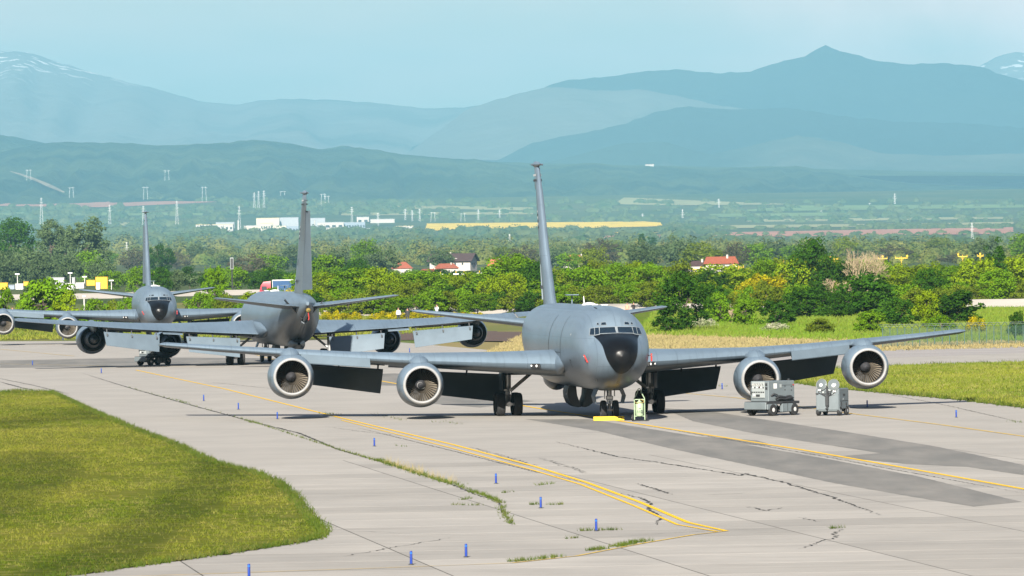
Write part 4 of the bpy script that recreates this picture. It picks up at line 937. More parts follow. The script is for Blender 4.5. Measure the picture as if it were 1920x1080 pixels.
# ------------------------------------------------------------------ people watching from the far side
M['skin'] = mat('skin', (.50,.28,.19), .6); M['hair'] = mat('hair_dark', (.03,.02,.015), .7); M['trousers'] = mat('dark_trousers', (.025,.03,.045), .8)
def person(u, v_head, y, label, shirt, pose, facing=0, hat=None):
    s = S(y); hp = A(u, v_head, y); g = 0.0
    M['shirt_'+str(shirt)] = ms = mat('shirt', shirt, .8)
    V = [(0,0,.95),(0,0,1.15),(0,.01,1.38),(0,0,1.50),(0,-.02,1.60),(0,-.03,1.71),   # pelvis..head
         (.10,0,.90),(.11,-.01,.50),(.12,.03,.09),(.12,-.10,.05), (-.10,0,.90),(-.11,-.01,.50),(-.13,.03,.09),(-.13,-.10,.05)]
    E = [(0,1),(1,2),(2,3),(3,4),(4,5),(0,6),(6,7),(7,8),(8,9),(0,10),(10,11),(11,12),(12,13)]
    Rr = [.15,.14,.15,.06,.085,.075,.095,.065,.045,.035,.095,.065,.045,.035]
    for sx in (1,-1):
        b = len(V)
        if pose == 'photo': A_ = [(.19*sx,0,1.40),(.27*sx,-.12,1.16),(.10*sx,-.30,1.50),(.06*sx,-.33,1.56)]
        else: A_ = [(.19*sx,0,1.40),(.24*sx,.03,1.12),(.24*sx,-.08,.86),(.23*sx,-.11,.76)]
        V += A_; E += [(2,b),(b,b+1),(b+1,b+2),(b+2,b+3)]; Rr += [.062,.05,.038,.035]
    me = bpy.data.meshes.new('person'); me.from_pydata(V, E, [])
    o = link('person', me); sk = o.modifiers.new('skin', 'SKIN'); sb = o.modifiers.new('sub', 'SUBSURF'); sb.levels = 2; sb.render_levels = 2
    me.skin_vertices or me.attributes
    for i, r_ in enumerate(Rr): me.skin_vertices[0].data[i].radius = (r_*(1.25 if i in (1,2) else 1), r_*.85)
    me.skin_vertices[0].data[0].use_root = True
    # clothing colours by height
    m = bpy.data.materials.new('clothed_body'); m.use_nodes = True; tt = m.node_tree; nn = tt.nodes; b_ = nn['Principled BSDF']; b_.inputs['Roughness'].default_value = .8
    tcn = nn.new('ShaderNodeTexCoord'); sp = nn.new('ShaderNodeSeparateXYZ'); cr = nn.new('ShaderNodeValToRGB'); cr.color_ramp.interpolation = 'CONSTANT'
    mr = nn.new('ShaderNodeMapRange'); mr.inputs['From Max'].default_value = 1.8
    tt.links.new(tcn.outputs['Object'], sp.inputs[0]); tt.links.new(sp.outputs['Z'], mr.inputs['Value']); tt.links.new(mr.outputs[0], cr.inputs['Fac']); tt.links.new(cr.outputs['Color'], b_.inputs['Base Color'])
    el = cr.color_ramp.elements; el[0].color = (.02,.018,.016,1); el[1].position = .06; el[1].color = (.03,.035,.05,1)
    for ps, c in ((.52, (*shirt,1)), (.815, (.50,.28,.19,1))): e = el.new(ps); e.color = c
    me.materials.append(m)
    hr = MB().lathe([(-.02,.098),(.03,.105),(.08,.085),(.115,.04),(.125,0)], (0,.01,1.70), 'Z', 14).build('hair' if not hat else 'cap', 'hair' if not hat else hat, o, 60)
    MB().lathe([(0,.022),(.03,.012)], (0,-.13,1.655), 'Z', 6).build('nose', 'skin', o)
    if pose == 'photo': MB().cbox((0,-.34,1.58),(.14,.10,.09),.02).build('camera', 'black', o)
    o.location = (hp.x, y, 0); o.rotation_euler = (0,0,facing)
    # stand so that the head is where it is seen, on a low earth ledge if needed
    o.location.z = max(0, hp.z-1.80)
    return tag(o, label, 'person', 'people watching the jets')
def crowd(): pass
PEOPLE = [(747,584,880,'person in a white shirt standing before the yellow flowers',(.75,.74,.72),'stand'),(764,579,870,'person in dark clothes partly behind the nearest jet\'s left tailplane tip',(.03,.03,.035),'stand'),(819,570,900,'person in a pale top raising a camera above the left tailplane',(.55,.58,.62),'photo'),(1176,567,900,'person with bare shoulders beside the right tailplane of the nearest jet',(.55,.30,.20),'stand'),(1188,566,902,'dark-haired person in black beside the right tailplane of the nearest jet',(.03,.025,.025),'photo'),
          (216,576,905,'person in white and red above the farthest jet\'s left wing',(.70,.55,.52),'photo'),(23,575,905,'person at the far left seen above the engine',(.6,.38,.25),'stand'),(255,578,910,'person close to the flank of the farthest jet',(.65,.3,.1),'stand')]
for a in PEOPLE: person(*a, facing=random.uniform(-.5,.5))

# ------------------------------------------------------------------ the plain, hills and mountains
def field(name, uv, m, off=.5):
    P = [T(u, v) for u, v in uv]
    ys = [p.y for p in P]; y0, y1 = min(ys), max(ys); rows = []
    for k in range(13):           # slice the outline along its depth so that it follows the rising plain
        y = y0+(y1-y0)*(k/12*.998+.001); xs = []
        for a, b in zip(P, P[1:]+P[:1]):
            if (a.y-y)*(b.y-y) <= 0 and abs(a.y-b.y) > 1e-6: xs.append(a.x+(b.x-a.x)*(y-a.y)/(b.y-a.y))
        if len(xs) < 2: continue
        x0, x1 = min(xs), max(xs)
        rows.append([(x0+(x1-x0)*i/16 + mnoise.noise(Vector((i*.7, y*.01, 5)))*3, y, terrain_z(y)+off+.8) for i in range(17)])
    return tag(MB().grid(rows).build(name, m, ang=80), kind='structure')
M['rape'] = mat('rapeseed_bloom', (.90,.60,.01), .9, var=.15, scale=.02, coords='World', stretch=(1,.3,1))
M['brownfield'] = mat('bare_field', (.46,.20,.13), .95, var=.15, scale=.01, coords='World', stretch=(1,.3,1))
M['greenfield'] = mat('young_crop', (.16,.24,.06), .95, var=.15, scale=.01, coords='World', stretch=(1,.3,1))
M['palefield'] = mat('pale_meadow', (.34,.33,.14), .95, var=.15, scale=.01, coords='World', stretch=(1,.3,1))
field('rapeseed_field', [(795,434),(1010,431),(1245,425),(1238,416),(1010,418),(800,420)], 'rape')
field('rapeseed_field', [(1060,441),(1300,436),(1300,434),(1060,438)], 'rape')
field('bare_field', [(1330,447),(1600,443),(1900,440),(1900,427),(1640,432),(1345,436)], 'brownfield')
field('bare_field', [(-40,391),(200,389),(420,383),(420,377),(200,377),(-40,372)], 'brownfield')
field('bare_field', [(-30,437),(60,434),(120,431),(120,424),(-30,427)], 'brownfield')
field('pale_field', [(160,424),(380,425),(380,419),(160,417)], 'palefield')
field('pale_field', [(1150,384),(1260,386),(1340,386),(1500,384),(1340,378),(1170,371)], 'palefield')
field('green_field', [(1340,398),(1500,396),(1700,392),(1920,390),(1920,384),(1500,386)], 'greenfield')
field('green_field', [(870,452),(1000,450),(1000,444),(870,446)], 'greenfield')
field('green_field', [(200,492),(275,492),(275,482),(200,482)], 'greenfield')
field('green_field', [(1280,430),(1620,426),(1900,421),(1900,417),(1620,421),(1280,424)], 'palefield')
field('green_field', [(620,395),(800,392),(1000,396),(1000,390),(800,386),(620,388)], 'palefield')
field('green_field', [(330,455),(460,452),(460,447),(330,449)], 'palefield')
field('green_field', [(1330,408),(1600,405),(1600,399),(1330,402)], 'greenfield')
field('green_field', [(640,405),(1000,403),(1000,398),(640,400)], 'palefield')
field('pale_field', [(1400,417),(1900,411),(1900,407),(1400,412)], 'palefield')
field('green_field', [(-40,405),(380,405),(380,399),(-40,399)], 'greenfield')
field('pale_field', [(640,458),(900,455),(900,450),(640,452)], 'greenfield')
field('bare_field', [(1100,448),(1260,447),(1260,441),(1100,442)], 'brownfield')

def ridge_at(R_, u): return float(np.interp(u, [p[0] for p in R_], [p[1] for p in R_]))
def mountain(name, R_, y_ridge, y_foot, z_foot_px, m, amp, seed, nu=260, nv=46, fold=3.0, back=1.08, u0=-700, u1=2620, crest=0):
    y_ridge, y_foot = YF(y_ridge), YF(y_foot); amp *= 2.2
    """height field whose skyline is the given ridge, folded into spurs and gullies down to its foot"""
    rows = []
    for j in range(nv+1):
        t = j/nv; row = []
        for i in range(nu+1):
            u = u0+(u1-u0)*i/nu
            top = A(u, ridge_at(R_, u), y_ridge); foot_z = A(u, z_foot_px, y_foot).z; am = amp*max(.1, min(1, (top.z-foot_z)/(5*amp)))
            if t <= .8:
                k = t/.8; y = y_foot+(y_ridge-y_foot)*k; x = top.x*(y/y_ridge)*.5+top.x*.5
                prof = k**1.15
                sp = mnoise.fractal(Vector((u*.004*fold, k*1.3*fold*.5, seed)), 1.0, 2.1, 5) 
                rg = 1-abs(mnoise.noise(Vector((u*.0025*fold+.4*k, seed+9, k*.8))))*2
                z = foot_z+(top.z-foot_z)*(prof) + am*(sp*.55+rg*.45-.2)*math.sin(math.pi*min(1, k))**.8
                z += am*.10*mnoise.noise(Vector((u*.05, seed, 1)))*k
            else:
                k = (t-.8)/.2; y = y_ridge*(1+(back-1)*k); x = top.x*(1+.1*k); z = top.z-(top.z-foot_z)*k*.9 + am*.10*mnoise.noise(Vector((u*.05, seed, 1)))*(1-k)
            row.append((x, y, z))
        rows.append(row)
    return tag(MB().grid(rows).build(name, m, ang=120), kind='structure')
def slope_mat(name, forest, meadow, scale, lo, hi, snow=None):
    m = mat(name, forest, .95, coords='World', scale=scale, col2=meadow, spec=.05, detail=10, lo=lo, hi=hi, bump=.8, bscale=scale*14, bdist=50)
    if snow:
        t = m.node_tree; n = t.nodes; L = t.links; b = n['Principled BSDF']; src = b.inputs['Base Color'].links[0].from_socket
        g = n.new('ShaderNodeNewGeometry'); sp = n.new('ShaderNodeSeparateXYZ'); L.new(g.outputs['Position'], sp.inputs[0])
        h = n.new('ShaderNodeMapRange'); h.inputs['From Min'].default_value = snow[0]; h.inputs['From Max'].default_value = snow[1]; L.new(sp.outputs['Z'], h.inputs['Value'])
        z = n.new('ShaderNodeTexNoise'); z.inputs['Scale'].default_value = 0.006; z.inputs['Detail'].default_value = 6; L.new(g.outputs['Position'], z.inputs['Vector'])
        th = n.new('ShaderNodeMapRange'); th.inputs['From Min'].default_value = snow[2]; th.inputs['From Max'].default_value = snow[2]+.03; L.new(z.outputs['Fac'], th.inputs['Value'])
        mu = n.new('ShaderNodeMath'); mu.operation = 'MULTIPLY'; L.new(h.outputs[0], mu.inputs[0]); L.new(th.outputs[0], mu.inputs[1])
        x = n.new('ShaderNodeMix'); x.data_type = 'RGBA'; x.inputs['B'].default_value = (.95,.9,.88,1); L.new(mu.outputs[0], x.inputs['Factor']); L.new(src, x.inputs['A']); L.new(x.outputs['Result'], b.inputs['Base Color'])
    return m
M['hillforest'] = slope_mat('hill_forest', (.010,.032,.016), (.085,.115,.045), 0.0018, .40, .66)
M['farforest'] = slope_mat('mountain_forest', (.03,.05,.035), (.12,.12,.09), 0.00023, .5, .62)
M['fardark'] = slope_mat('mountain_cloud_shaded', (.012,.028,.025), (.035,.05,.04), 0.00026, .45, .7)  # forest darkened in colour to stand for cloud shadow on the ridges
M['farpale'] = slope_mat('mountain_meadow', (.16,.15,.125), (.05,.07,.05), 0.0002, .5, .62)
M['farsnow'] = slope_mat('mountain_bare', (.20,.19,.165), (.04,.06,.05), 0.00023, .5, .64, (1150,1380,.57))
NEARH = [(-700,300),(-300,292),(0,285),(60,272),(110,266),(230,268),(300,273),(400,269),(480,262),(540,268),(600,280),(680,277),(760,290),(830,296),(900,300),(980,312),(1060,309),(1110,305),(1170,312),(1240,311),(1330,316),(1420,312),(1500,312),(1560,322),(1620,333),(1700,344),(1800,348),(1920,353),(2300,368),(2620,370)]
hill = mountain('wooded_hill', NEARH, 11500, 8200, 392, 'hillforest', 30, 1.0, fold=7, nu=420, nv=70)
mountain('wooded_hill', [(-700,262),(-200,258),(0,250),(40,258),(90,268),(300,290),(500,300),(640,272),(700,279),(780,300),(2620,340)], 12800, 11800, 330, 'hillforest', 20, 4.0, fold=4)
hb = BVHTree.FromPolygons([v.co.copy() for v in hill.data.vertices], [list(p.vertices) for p in hill.data.polygons])
def on_hill(u, v):
    h = hb.ray_cast(CAM, ray(u, v)); p = h[0] if h[0] is not None else A(u, v, YF(9500)); return p + Vector((0, -40, 12))
M['scar'] = mat('bare_slope_earth', (.30,.23,.15), .95, var=.3, scale=.004, coords='World')
tag(MB().grid([[on_hill(u+w_*.5, v-w_) , on_hill(u-w_*.3, v+w_)] for u, v, w_ in ((20,327,.5),(40,333,1.4),(64,342,2.2),(88,352,2.8),(106,360,2.4),(122,367,1))]).build('hill_scar', 'scar', ang=80), kind='structure')
FRONT = [(-700,420),(600,420),(930,300),(1000,264),(1100,246),(1180,226),(1230,205),(1290,196),(1380,201),(1480,198),(1570,214),(1680,225),(1800,228),(1920,236),(2300,260),(2620,270)]
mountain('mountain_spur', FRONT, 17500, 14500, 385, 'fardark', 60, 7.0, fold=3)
LOWR = [(-700,420),(900,330),(1080,290),(1160,268),(1240,262),(1330,288),(1420,268),(1500,250),(1560,262),(1650,285),(1780,290),(1920,285),(2620,300)]
mountain('mountain_foothill', LOWR, 15000, 13400, 385, 'farforest', 35, 8.0, fold=4)
BIG = [(-700,430),(700,300),(900,230),(1000,172),(1030,157),(1060,147),(1160,138),(1220,128),(1280,127),(1340,133),(1400,131),(1450,115),(1510,100),(1545,79),(1575,92),(1640,110),(1700,118),(1770,115),(1840,122),(1880,138),(1920,150),(2100,190),(2620,240)]
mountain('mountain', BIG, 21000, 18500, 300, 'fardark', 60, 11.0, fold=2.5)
PALE = [(-700,430),(760,290),(880,200),(960,176),(1020,160),(1120,166),(1200,166),(1280,180),(1350,196),(1420,205),(1520,240),(1700,300),(2620,340)]
mountain('mountain_meadow_slope', PALE, 20000, 17900, 300, 'farpale', 40, 13.0, fold=2.5)
LEFTM = [(-700,60),(-200,80),(0,92),(50,96),(95,106),(150,124),(200,139),(300,167),(380,188),(440,193),(480,187),(560,183),(620,184),(700,190),(800,200),(860,200),(900,195),(1000,200),(1200,230),(2620,300)]
mountain('mountain', LEFTM, 24000, 18000, 310, 'farsnow', 90, 17.0, fold=3)
SNOW = [(-700,400),(1600,260),(1760,160),(1835,121),(1870,101),(1898,93),(1925,96),(2000,110),(2300,160),(2620,200)]
mountain('snowy_mountain', SNOW, 27000, 24500, 290, 'farsnow', 60, 19.0, fold=3)

# the air itself
def haze():
    m = bpy.data.materials.new('haze_air'); m.use_nodes = True; n = m.node_tree.nodes; n.clear()
    o = n.new('ShaderNodeOutputMaterial'); v = n.new('ShaderNodeVolumePrincipled'); v.inputs['Color'].default_value = (.32,.67,.88,1); v.inputs['Density'].default_value = HAZE; v.inputs['Anisotropy'].default_value = 0.0
    m.node_tree.links.new(v.outputs[0], o.inputs['Volume']); M['haze'] = m
    ob = MB().box((0,31200,839),(26000,63200,1680)).build('haze', 'haze', ang=0)
    tag(ob, 'pale blue haze thickening over the plain and mountains', 'haze', kind='stuff')
HAZE = 2.9e-5
haze()

# ------------------------------------------------------------------ trees and bushes
def leaf_mat(name, c1, c2, rnd=.18, trans=.35, scale=.9):
    m = mat(name, c1, .85, col2=c2, scale=scale, detail=3, rnd=rnd, trans=trans, spec=.06, lo=.35, hi=.68); return m
M['leaf_mid'] = leaf_mat('leaves_mid_green', (.10,.22,.006), (.17,.30,.010))
M['leaf_dark'] = leaf_mat('leaves_dark_green', (.028,.09,.006), (.055,.13,.008))
M['leaf_lime'] = leaf_mat('leaves_yellow_green', (.25,.34,.008), (.15,.25,.006))
M['leaf_olive'] = leaf_mat('leaves_olive', (.19,.245,.015), (.11,.17,.010))
M['leaf_gold'] = leaf_mat('yellow_blossom', (.58,.46,.005), (.16,.22,.010), .1)
M['leaf_grey'] = leaf_mat('leaves_grey_green', (.14,.20,.08), (.075,.125,.045))
M['leaf_rust'] = leaf_mat('leaves_brownish', (.13,.11,.07), (.09,.09,.05))
M['leaf_white'] = leaf_mat('white_blossom', (.62,.60,.42), (.16,.24,.05), .05)
M['bark'] = mat('bark', (.10,.075,.055), .9, var=.25, scale=4)
M['twig'] = mat('bare_twigs', (.40,.31,.19), .9, var=.15, scale=4)

def crown_mesh(name, m, h, w, base, n_clump, per, leaf, seed, shape='round', fill=.55):
    rng = np.random.default_rng(seed); C = []
    while len(C) < n_clump:
        p = rng.uniform(-1, 1, 3); q = np.linalg.norm(p)
        if q > 1 or q < fill*rng.random(): continue
        z = (p[2]+1)/2
        if shape == 'cone': lim = 1.02-z*.95
        elif shape == 'bush': lim = math.sqrt(max(0, 1-(z*.95)**2))
        elif shape == 'tall': lim = math.sqrt(max(0, 1-(abs(2*z-.9))**2.6))*(.9+.1*math.sin(z*9))
        else: lim = math.sqrt(max(0.02, 1-(abs(2*z-1))**2.2))
        if math.hypot(p[0], p[1]) > lim: continue
        C.append((p[0]*w/2, p[1]*w/2, base+z*(h-base)))
    C = np.array(C); n = n_clump*per
    cr = (w*.13)*rng.uniform(.6, 1.35, n_clump)
    cen = np.repeat(C, per, 0); rad = np.repeat(cr, per)
    d = rng.normal(size=(n, 3)); d /= np.linalg.norm(d, axis=1)[:, None]
    P = cen + d*(rad*rng.uniform(.35, 1.05, n)**.6)[:, None]*np.array([1,1,.8])
    P[:, 2] = np.maximum(P[:, 2], .05)
    # leaf planes face roughly outwards from their clump, with scatter
    nn = d + rng.normal(0, .55, (n, 3)) + np.array([0,0,.35]); nn /= np.linalg.norm(nn, axis=1)[:, None]
    a = np.cross(nn, rng.normal(size=(n, 3))); a /= np.linalg.norm(a, axis=1)[:, None]; b = np.cross(nn, a)
    s = (leaf*rng.uniform(.6, 1.4, n))[:, None]
    V = np.stack([P-a*s*.5, P+b*s*.32, P+a*s*.5, P-b*s*.32], 1).reshape(-1, 3)
    return fast_mesh(name, V, np.arange(4*n).reshape(-1, 4), m, 4), C
def trunk_mesh(h, C, seed, r=.12, m='bark', nb=9, lean=0):
    rnd = random.Random(seed); mb = MB(); top = h*.62
    pts = [Vector((0,0,0))]
    for k in range(1, 5): pts.append(Vector((rnd.gauss(0,.10)*k*.4, rnd.gauss(0,.1)*k*.4, top*k/4)))
    for k in range(4): mb.tube(pts[k], pts[k+1], r*(1-.18*k), r*(1-.18*(k+1)), 7)
    idx = rnd.sample(range(len(C)), min(nb, len(C)))
    for i in idx:
        c = Vector(C[i]); k = rnd.randint(1, 3); p0 = pts[k].lerp(pts[k+1], rnd.random()*.8); mid = p0.lerp(c, .5)+Vector((0,0,-.06*h*rnd.random()))
        mb.tube(p0, mid, r*.42, r*.28, 5); mb.tube(mid, c, r*.28, r*.1, 5)
    return mb.mesh('trunk', m, 50)
PROTO = {}
def proto(key, kind, m, h, w, base, nc, per, leaf, seeds, shape='round', r=.12, fill=.55):
    PROTO[key] = []
    for s in seeds:
        me, C = crown_mesh('crown', m, h, w, base, nc, per, leaf, s, shape, fill); PROTO[key].append((me, trunk_mesh(h, C, s, r), h, w))
proto('mid', 'tree', 'leaf_mid', 7, 6.0, .9, 75, 70, .30, (1,2,3))
proto('dark', 'tree', 'leaf_dark', 7, 6.2, .7, 80, 75, .30, (4,5))
proto('lime', 'tree', 'leaf_lime', 5, 5.0, .3, 60, 70, .26, (6,7))
proto('olive', 'tree', 'leaf_olive', 5, 5.2, .3, 60, 70, .26, (8,9))
proto('gold', 'bush', 'leaf_gold', 4, 4.2, .3, 50, 70, .24, (10,))
proto('bush_mid', 'bush', 'leaf_mid', 3.4, 4.0, .05, 50, 75, .24, (11,12), 'bush')
proto('bush_dark', 'bush', 'leaf_dark', 3.4, 4.0, .05, 50, 80, .24, (13,14), 'bush')
proto('bush_lime', 'bush', 'leaf_lime', 3.2, 3.4, .05, 46, 75, .22, (15,16), 'bush')
proto('bush_olive', 'bush', 'leaf_olive', 3.0, 3.8, .05, 46, 75, .22, (17,18), 'bush')
proto('bush_white', 'bush', 'leaf_white', 1.4, 3.6, .02, 40, 60, .18, (19,), 'bush')
proto('bush_gold', 'bush', 'leaf_gold', 1.4, 3.0, .02, 40, 60, .17, (20,21), 'bush')
proto('conifer', 'tree', 'leaf_dark', 8, 4.0, .5, 90, 60, .28, (22,), 'cone')
proto('tall', 'tree', 'leaf_grey', 15, 9.0, 1.2, 120, 60, .50, (23,24,25), 'tall', .3)
proto('talldark', 'tree', 'leaf_dark', 14, 11, 1.0, 120, 60, .50, (26,), 'round', .3)
proto('far_mid', 'tree', 'leaf_mid', 9, 10, .5, 70, 45, .60, (27,28), 'round', .2)
proto('far_grey', 'tree', 'leaf_grey', 9, 9.5, .5, 70, 45, .60, (29,30), 'round', .2)
proto('far_olive', 'tree', 'leaf_olive', 8, 9, .4, 60, 45, .55, (31,32), 'round', .2)
proto('far_rust', 'tree', 'leaf_rust', 9, 10, .6, 70, 45, .45, (33,), 'round', .25)
proto('poplar', 'tree', 'leaf_dark', 14, 4.4, .8, 70, 45, .5, (34,), 'tall', .2)
LOOK = {'mid':('leafy_tree','mid green leafy tree','tree'),'dark':('dark_tree','dark green dense tree','tree'),'lime':('yellow_green_tree','yellow-green tree','tree'),'olive':('olive_tree','dull olive green tree','tree'),'gold':('blossoming_shrub','golden yellow blossoming shrub','shrub'),
        'bush_mid':('bush','fresh green bush','bush'),'bush_dark':('dark_bush','dark green bush','bush'),'bush_lime':('lime_bush','bright lime green bush','bush'),'bush_olive':('olive_bush','olive brown bush','bush'),'bush_white':('blossoming_bush','low white-flowering bush','bush'),'bush_gold':('yellow_bush','low yellow-flowering bush','bush'),
        'conifer':('conifer','pointed dark conifer','tree'),'tall':('tall_tree','tall grey-green tree','tree'),'talldark':('broad_tree','broad dark tall tree','tree'),'far_mid':('distant_tree','hazy green round tree','tree'),'far_grey':('distant_tree','hazy grey-green tree','tree'),'far_olive':('distant_tree','hazy pale olive tree','tree'),'far_rust':('bare_crown_tree','brownish thin-crowned tree','tree'),'poplar':('poplar_tree','slim dark upright tree','tree')}
PLANTS = []   # (kind, u, v_base or None, y, height px top) gathered first so that each can be told apart by its order
def plant(kind, u, v_top, y, where, wpx=None, vb=None):
    if 1250 < y < 1900 and 722 < u < 965 and v_top < 503 and 'left of the dark' not in where and 'nearest fin' not in where: return
    PLANTS.append(dict(kind=kind, u=u, vt=v_top, y=YF(y), where=where, w=wpx))
def ybase(u, v): return T(u, v).y
rv = random.Random(21)
# thicket beyond the apron, back row
def topline(u): return float(np.interp(u, [430,590,640,700,760,830,900,960,1020,1090,1160,1240,1330,1400,1480,1560,1640,1720,1800,1920], [555,500,512,498,500,512,505,482,505,495,502,505,498,505,500,505,498,512,505,492]))
u = 585
while u < 1960:
    k = rv.choices(['mid','dark','lime','olive'], [6,2,2,1] if u < 1400 else [2,1,6,5])[0]
    plant(k, u, topline(u)+rv.uniform(-10,8)-(14 if u > 1100 else 0)+(16 if 1285 < u < 1395 else 8 if 785 < u < 950 else 0), rv.uniform(1130,1240), 'in the back row of the thicket', rv.uniform(70,110)); u += rv.uniform(24,36)
# middle row
u = 578
while u < 1960:
    k = rv.choices(['mid','dark','lime','olive','bush_olive'], [6,2,2,1.5,1] if u < 1300 else [2,2,6,4,2])[0]
    plant(k, u, topline(u)+rv.uniform(18,44), rv.uniform(1020,1090), 'in the middle row of the thicket', rv.uniform(55,85)); u += rv.uniform(28,42)
# front row of the thicket
u = 590
while u < 1090:
    k = rv.choices(['bush_mid','bush_dark','bush_olive','mid'], [4,3,3,2])[0]
    plant(k, u, rv.uniform(540,556), rv.uniform(985,1000), 'in the front row of the thicket', rv.uniform(45,75)); u += rv.uniform(26,40)
u = 1340
while u < 1830:
    k = rv.choices(['bush_mid','bush_dark','bush_olive','olive','dark','lime'], [3,4,3,2,3,3])[0]
    plant(k, u, rv.uniform(525,552), rv.uniform(900,960), 'in the front row of the thicket', rv.uniform(50,85)); u += rv.uniform(26,40)
# single trees that stand out
for a in (('dark',1518,449,1150,'rising above the thicket behind the right wing',90), ('conifer',1872,438,1180,'the taller of two by the right edge',46), ('conifer',1850,455,1185,'the shorter of two by the right edge',36), ('mid',960,478,1100,'beside the tail fin of the nearest jet',110), ('dark',1000,492,1085,'just behind the fin of the nearest jet',85), ('mid',1090,495,1100,'right of the nearest fin',90), ('gold',1432,510,1000,'in the thicket above the right wing',85), ('gold',1400,525,990,'beside the taller golden shrub',50),
          ('dark',1285,512,735,'on the bank right of the cockpit',105), ('bush_dark',1250,592,720,'beside the dark bank tree',70), ('bush_mid',1400,556,770,'at the crest of the bank',60), ('bush_dark',1455,562,770,'under the golden shrub',75), ('bush_olive',1395,590,800,'low on the bank, brownish',36), ('bush_olive',1540,597,690,'alone in the middle of the bank',62), ('bush_mid',1632,582,690,'beside the right outer engine',70), ('bush_lime',1735,545,720,'tallest of the bright ones on the bank',58), ('bush_dark',1690,560,745,'left of the tall lime bush',75), ('bush_dark',1792,545,760,'right of the tall lime bush',105), ('bush_dark',1905,585,640,'at the right edge above the fence',40), ('bush_mid',1765,590,700,'right below the tall lime bush',50),
          ('bush_white',1315,596,760,'at the foot of the bank',60), ('bush_white',1455,605,720,'half way along the bank',50), ('bush_gold',1830,595,680,'above the mesh fence',44), ('bush_dark',1622,512,860,'below the bare tree',115), ('bush_dark',1570,550,840,'between two larger dark bushes behind the right wing',60), ('bush_mid',1345,548,800,'between the dark bank tree and the golden shrub',60), ('bush_olive',1715,540,850,'left above the tall lime bush',70), ('bush_dark',1515,536,850,'behind the middle of the right wing',100), ('dark',1740,505,950,'above the tall lime bush',70), ('mid',1870,500,1000,'by the right edge',80),
          ('bush_mid',88,524,850,'the big one left of the farthest jet',125), ('bush_mid',10,540,860,'at the left edge',60), ('bush_lime',122,548,840,'leaning on the big left bush',60), ('bush_mid',175,560,880,'in the low hedge left of the farthest jet',55), ('bush_olive',210,563,885,'in the low hedge left of the farthest jet',50), ('bush_mid',240,556,880,'close to the farthest jet\'s flank',50), ('mid',403,500,1000,'between the farthest jet and the rear-facing jet',52), ('bush_mid',372,548,960,'below the tree between the two far jets',60), ('bush_olive',425,552,960,'below the tree between the two far jets',60), ('bush_lime',470,548,960,'above the rear-facing jet\'s back',60), ('bush_mid',515,540,960,'above the rear-facing jet\'s back',60), ('bush_gold',545,545,950,'beside the rear-facing jet\'s fin',50), ('bush_mid',455,568,900,'behind the rear-facing jet\'s left tailplane',50)):
    plant(a[0], a[1], a[2], a[3], a[4], a[5])
u = 612
while u < 905:
    plant('bush_gold', u, rv.uniform(582,588), rv.uniform(905,925), 'in the flowering row behind the rear-facing jet', rv.uniform(24,36)); u += rv.choice([16,18,20,22,34])
# big hazy trees at the left and scattered trees of the plain
for a in (('talldark',20,406,1750,'leftmost of the big far trees',100), ('tall',95,409,1750,'second of the big far trees',62), ('tall',122,413,1760,'third of the big far trees',50), ('tall',165,405,1740,'tallest of the big far trees',92), ('far_grey',40,460,1650,'under the big far trees',70), ('far_grey',75,470,1640,'under the big far trees',60), ('far_grey',190,480,1640,'under the big far trees',50), ('far_grey',130,478,1630,'under the big far trees',60), ('far_grey',10,468,1640,'under the big far trees',60)): plant(*a[:4], a[4], a[5])
for i in range(46):
    u = -10+i*43+rv.uniform(-14,14); vb = rv.uniform(470,500) if u < 1150 else rv.uniform(455,490)
    k = rv.choices(['far_mid','far_grey','far_olive','far_rust','dark'], [4,4,3,1,1])[0]
    plant(k, u, vb-rv.uniform(10,25), rv.uniform(1650,2300), 'of the trees on the near plain', rv.uniform(48,80))
for i in range(40):
    u = 200+i*19.5+rv.uniform(-12,12)
    plant(rv.choices(['far_mid','far_grey','dark'],[3,2,3])[0], u, rv.uniform(498,512), rv.uniform(1420,1600), 'of the dark hedge beyond the far road', rv.uniform(40,60))
for a in (('far_rust',1125,448,1900,'right of the nearest fin',68), ('far_rust',980,460,1900,'left of the nearest fin',55), ('poplar',1203,432,2300,'left of a pair',16), ('poplar',1222,440,2350,'right of a pair',22), ('far_mid',615,476,1500,'right of the rear-facing jet\'s fin',70), ('dark',670,487,1480,'two places right of the rear-facing jet\'s fin',60), ('far_mid',1066,474,1700,'before a red roof right of the fin',58), ('far_grey',830,465,1850,'left of the dark-roofed house',45)): plant(*a[:4], a[4], a[5])
# give every plant a label of its own: its look, where it stands, and its order there
from collections import defaultdict
seen = defaultdict(list)
for P in PLANTS: seen[(P['kind'] if not P['kind'].startswith('far_') else P['kind'], P['where'])].append(P)
for (k, wv), L_ in seen.items():
    L_.sort(key=lambda P: P['u'])
    for i, P in enumerate(L_): P['label'] = (LOOK[k][1]+' '+wv) if len(L_) == 1 else f"{LOOK[k][1]} {wv}, {ordinal(i)} from the left"
GR = {'tree': 'trees beyond the apron', 'bush': 'bushes beyond the apron', 'shrub': 'golden shrubs in the thicket'}
for i, P in enumerate(PLANTS):
    me, tr, h, wv = PROTO[P['kind']][i % len(PROTO[P['kind']])]
    nm, lk, cat = LOOK[P['kind']]; gz = terrain_z(P['y']); top = A(P['u'], P['vt'], P['y']); H = max(.8, top.z-gz)
    W = (P['w'] or 60)/S(P['y'])
    t = thing(nm, P['label'], cat, (top.x, P['y'], gz-.05), rv.uniform(0, 6.28), GR[cat]); sz = H/h; sw = W/wv
    t.scale = (sw, sw*rv.uniform(.9,1.1), sz)
    link('crown', me, t); link('trunk', tr, t)
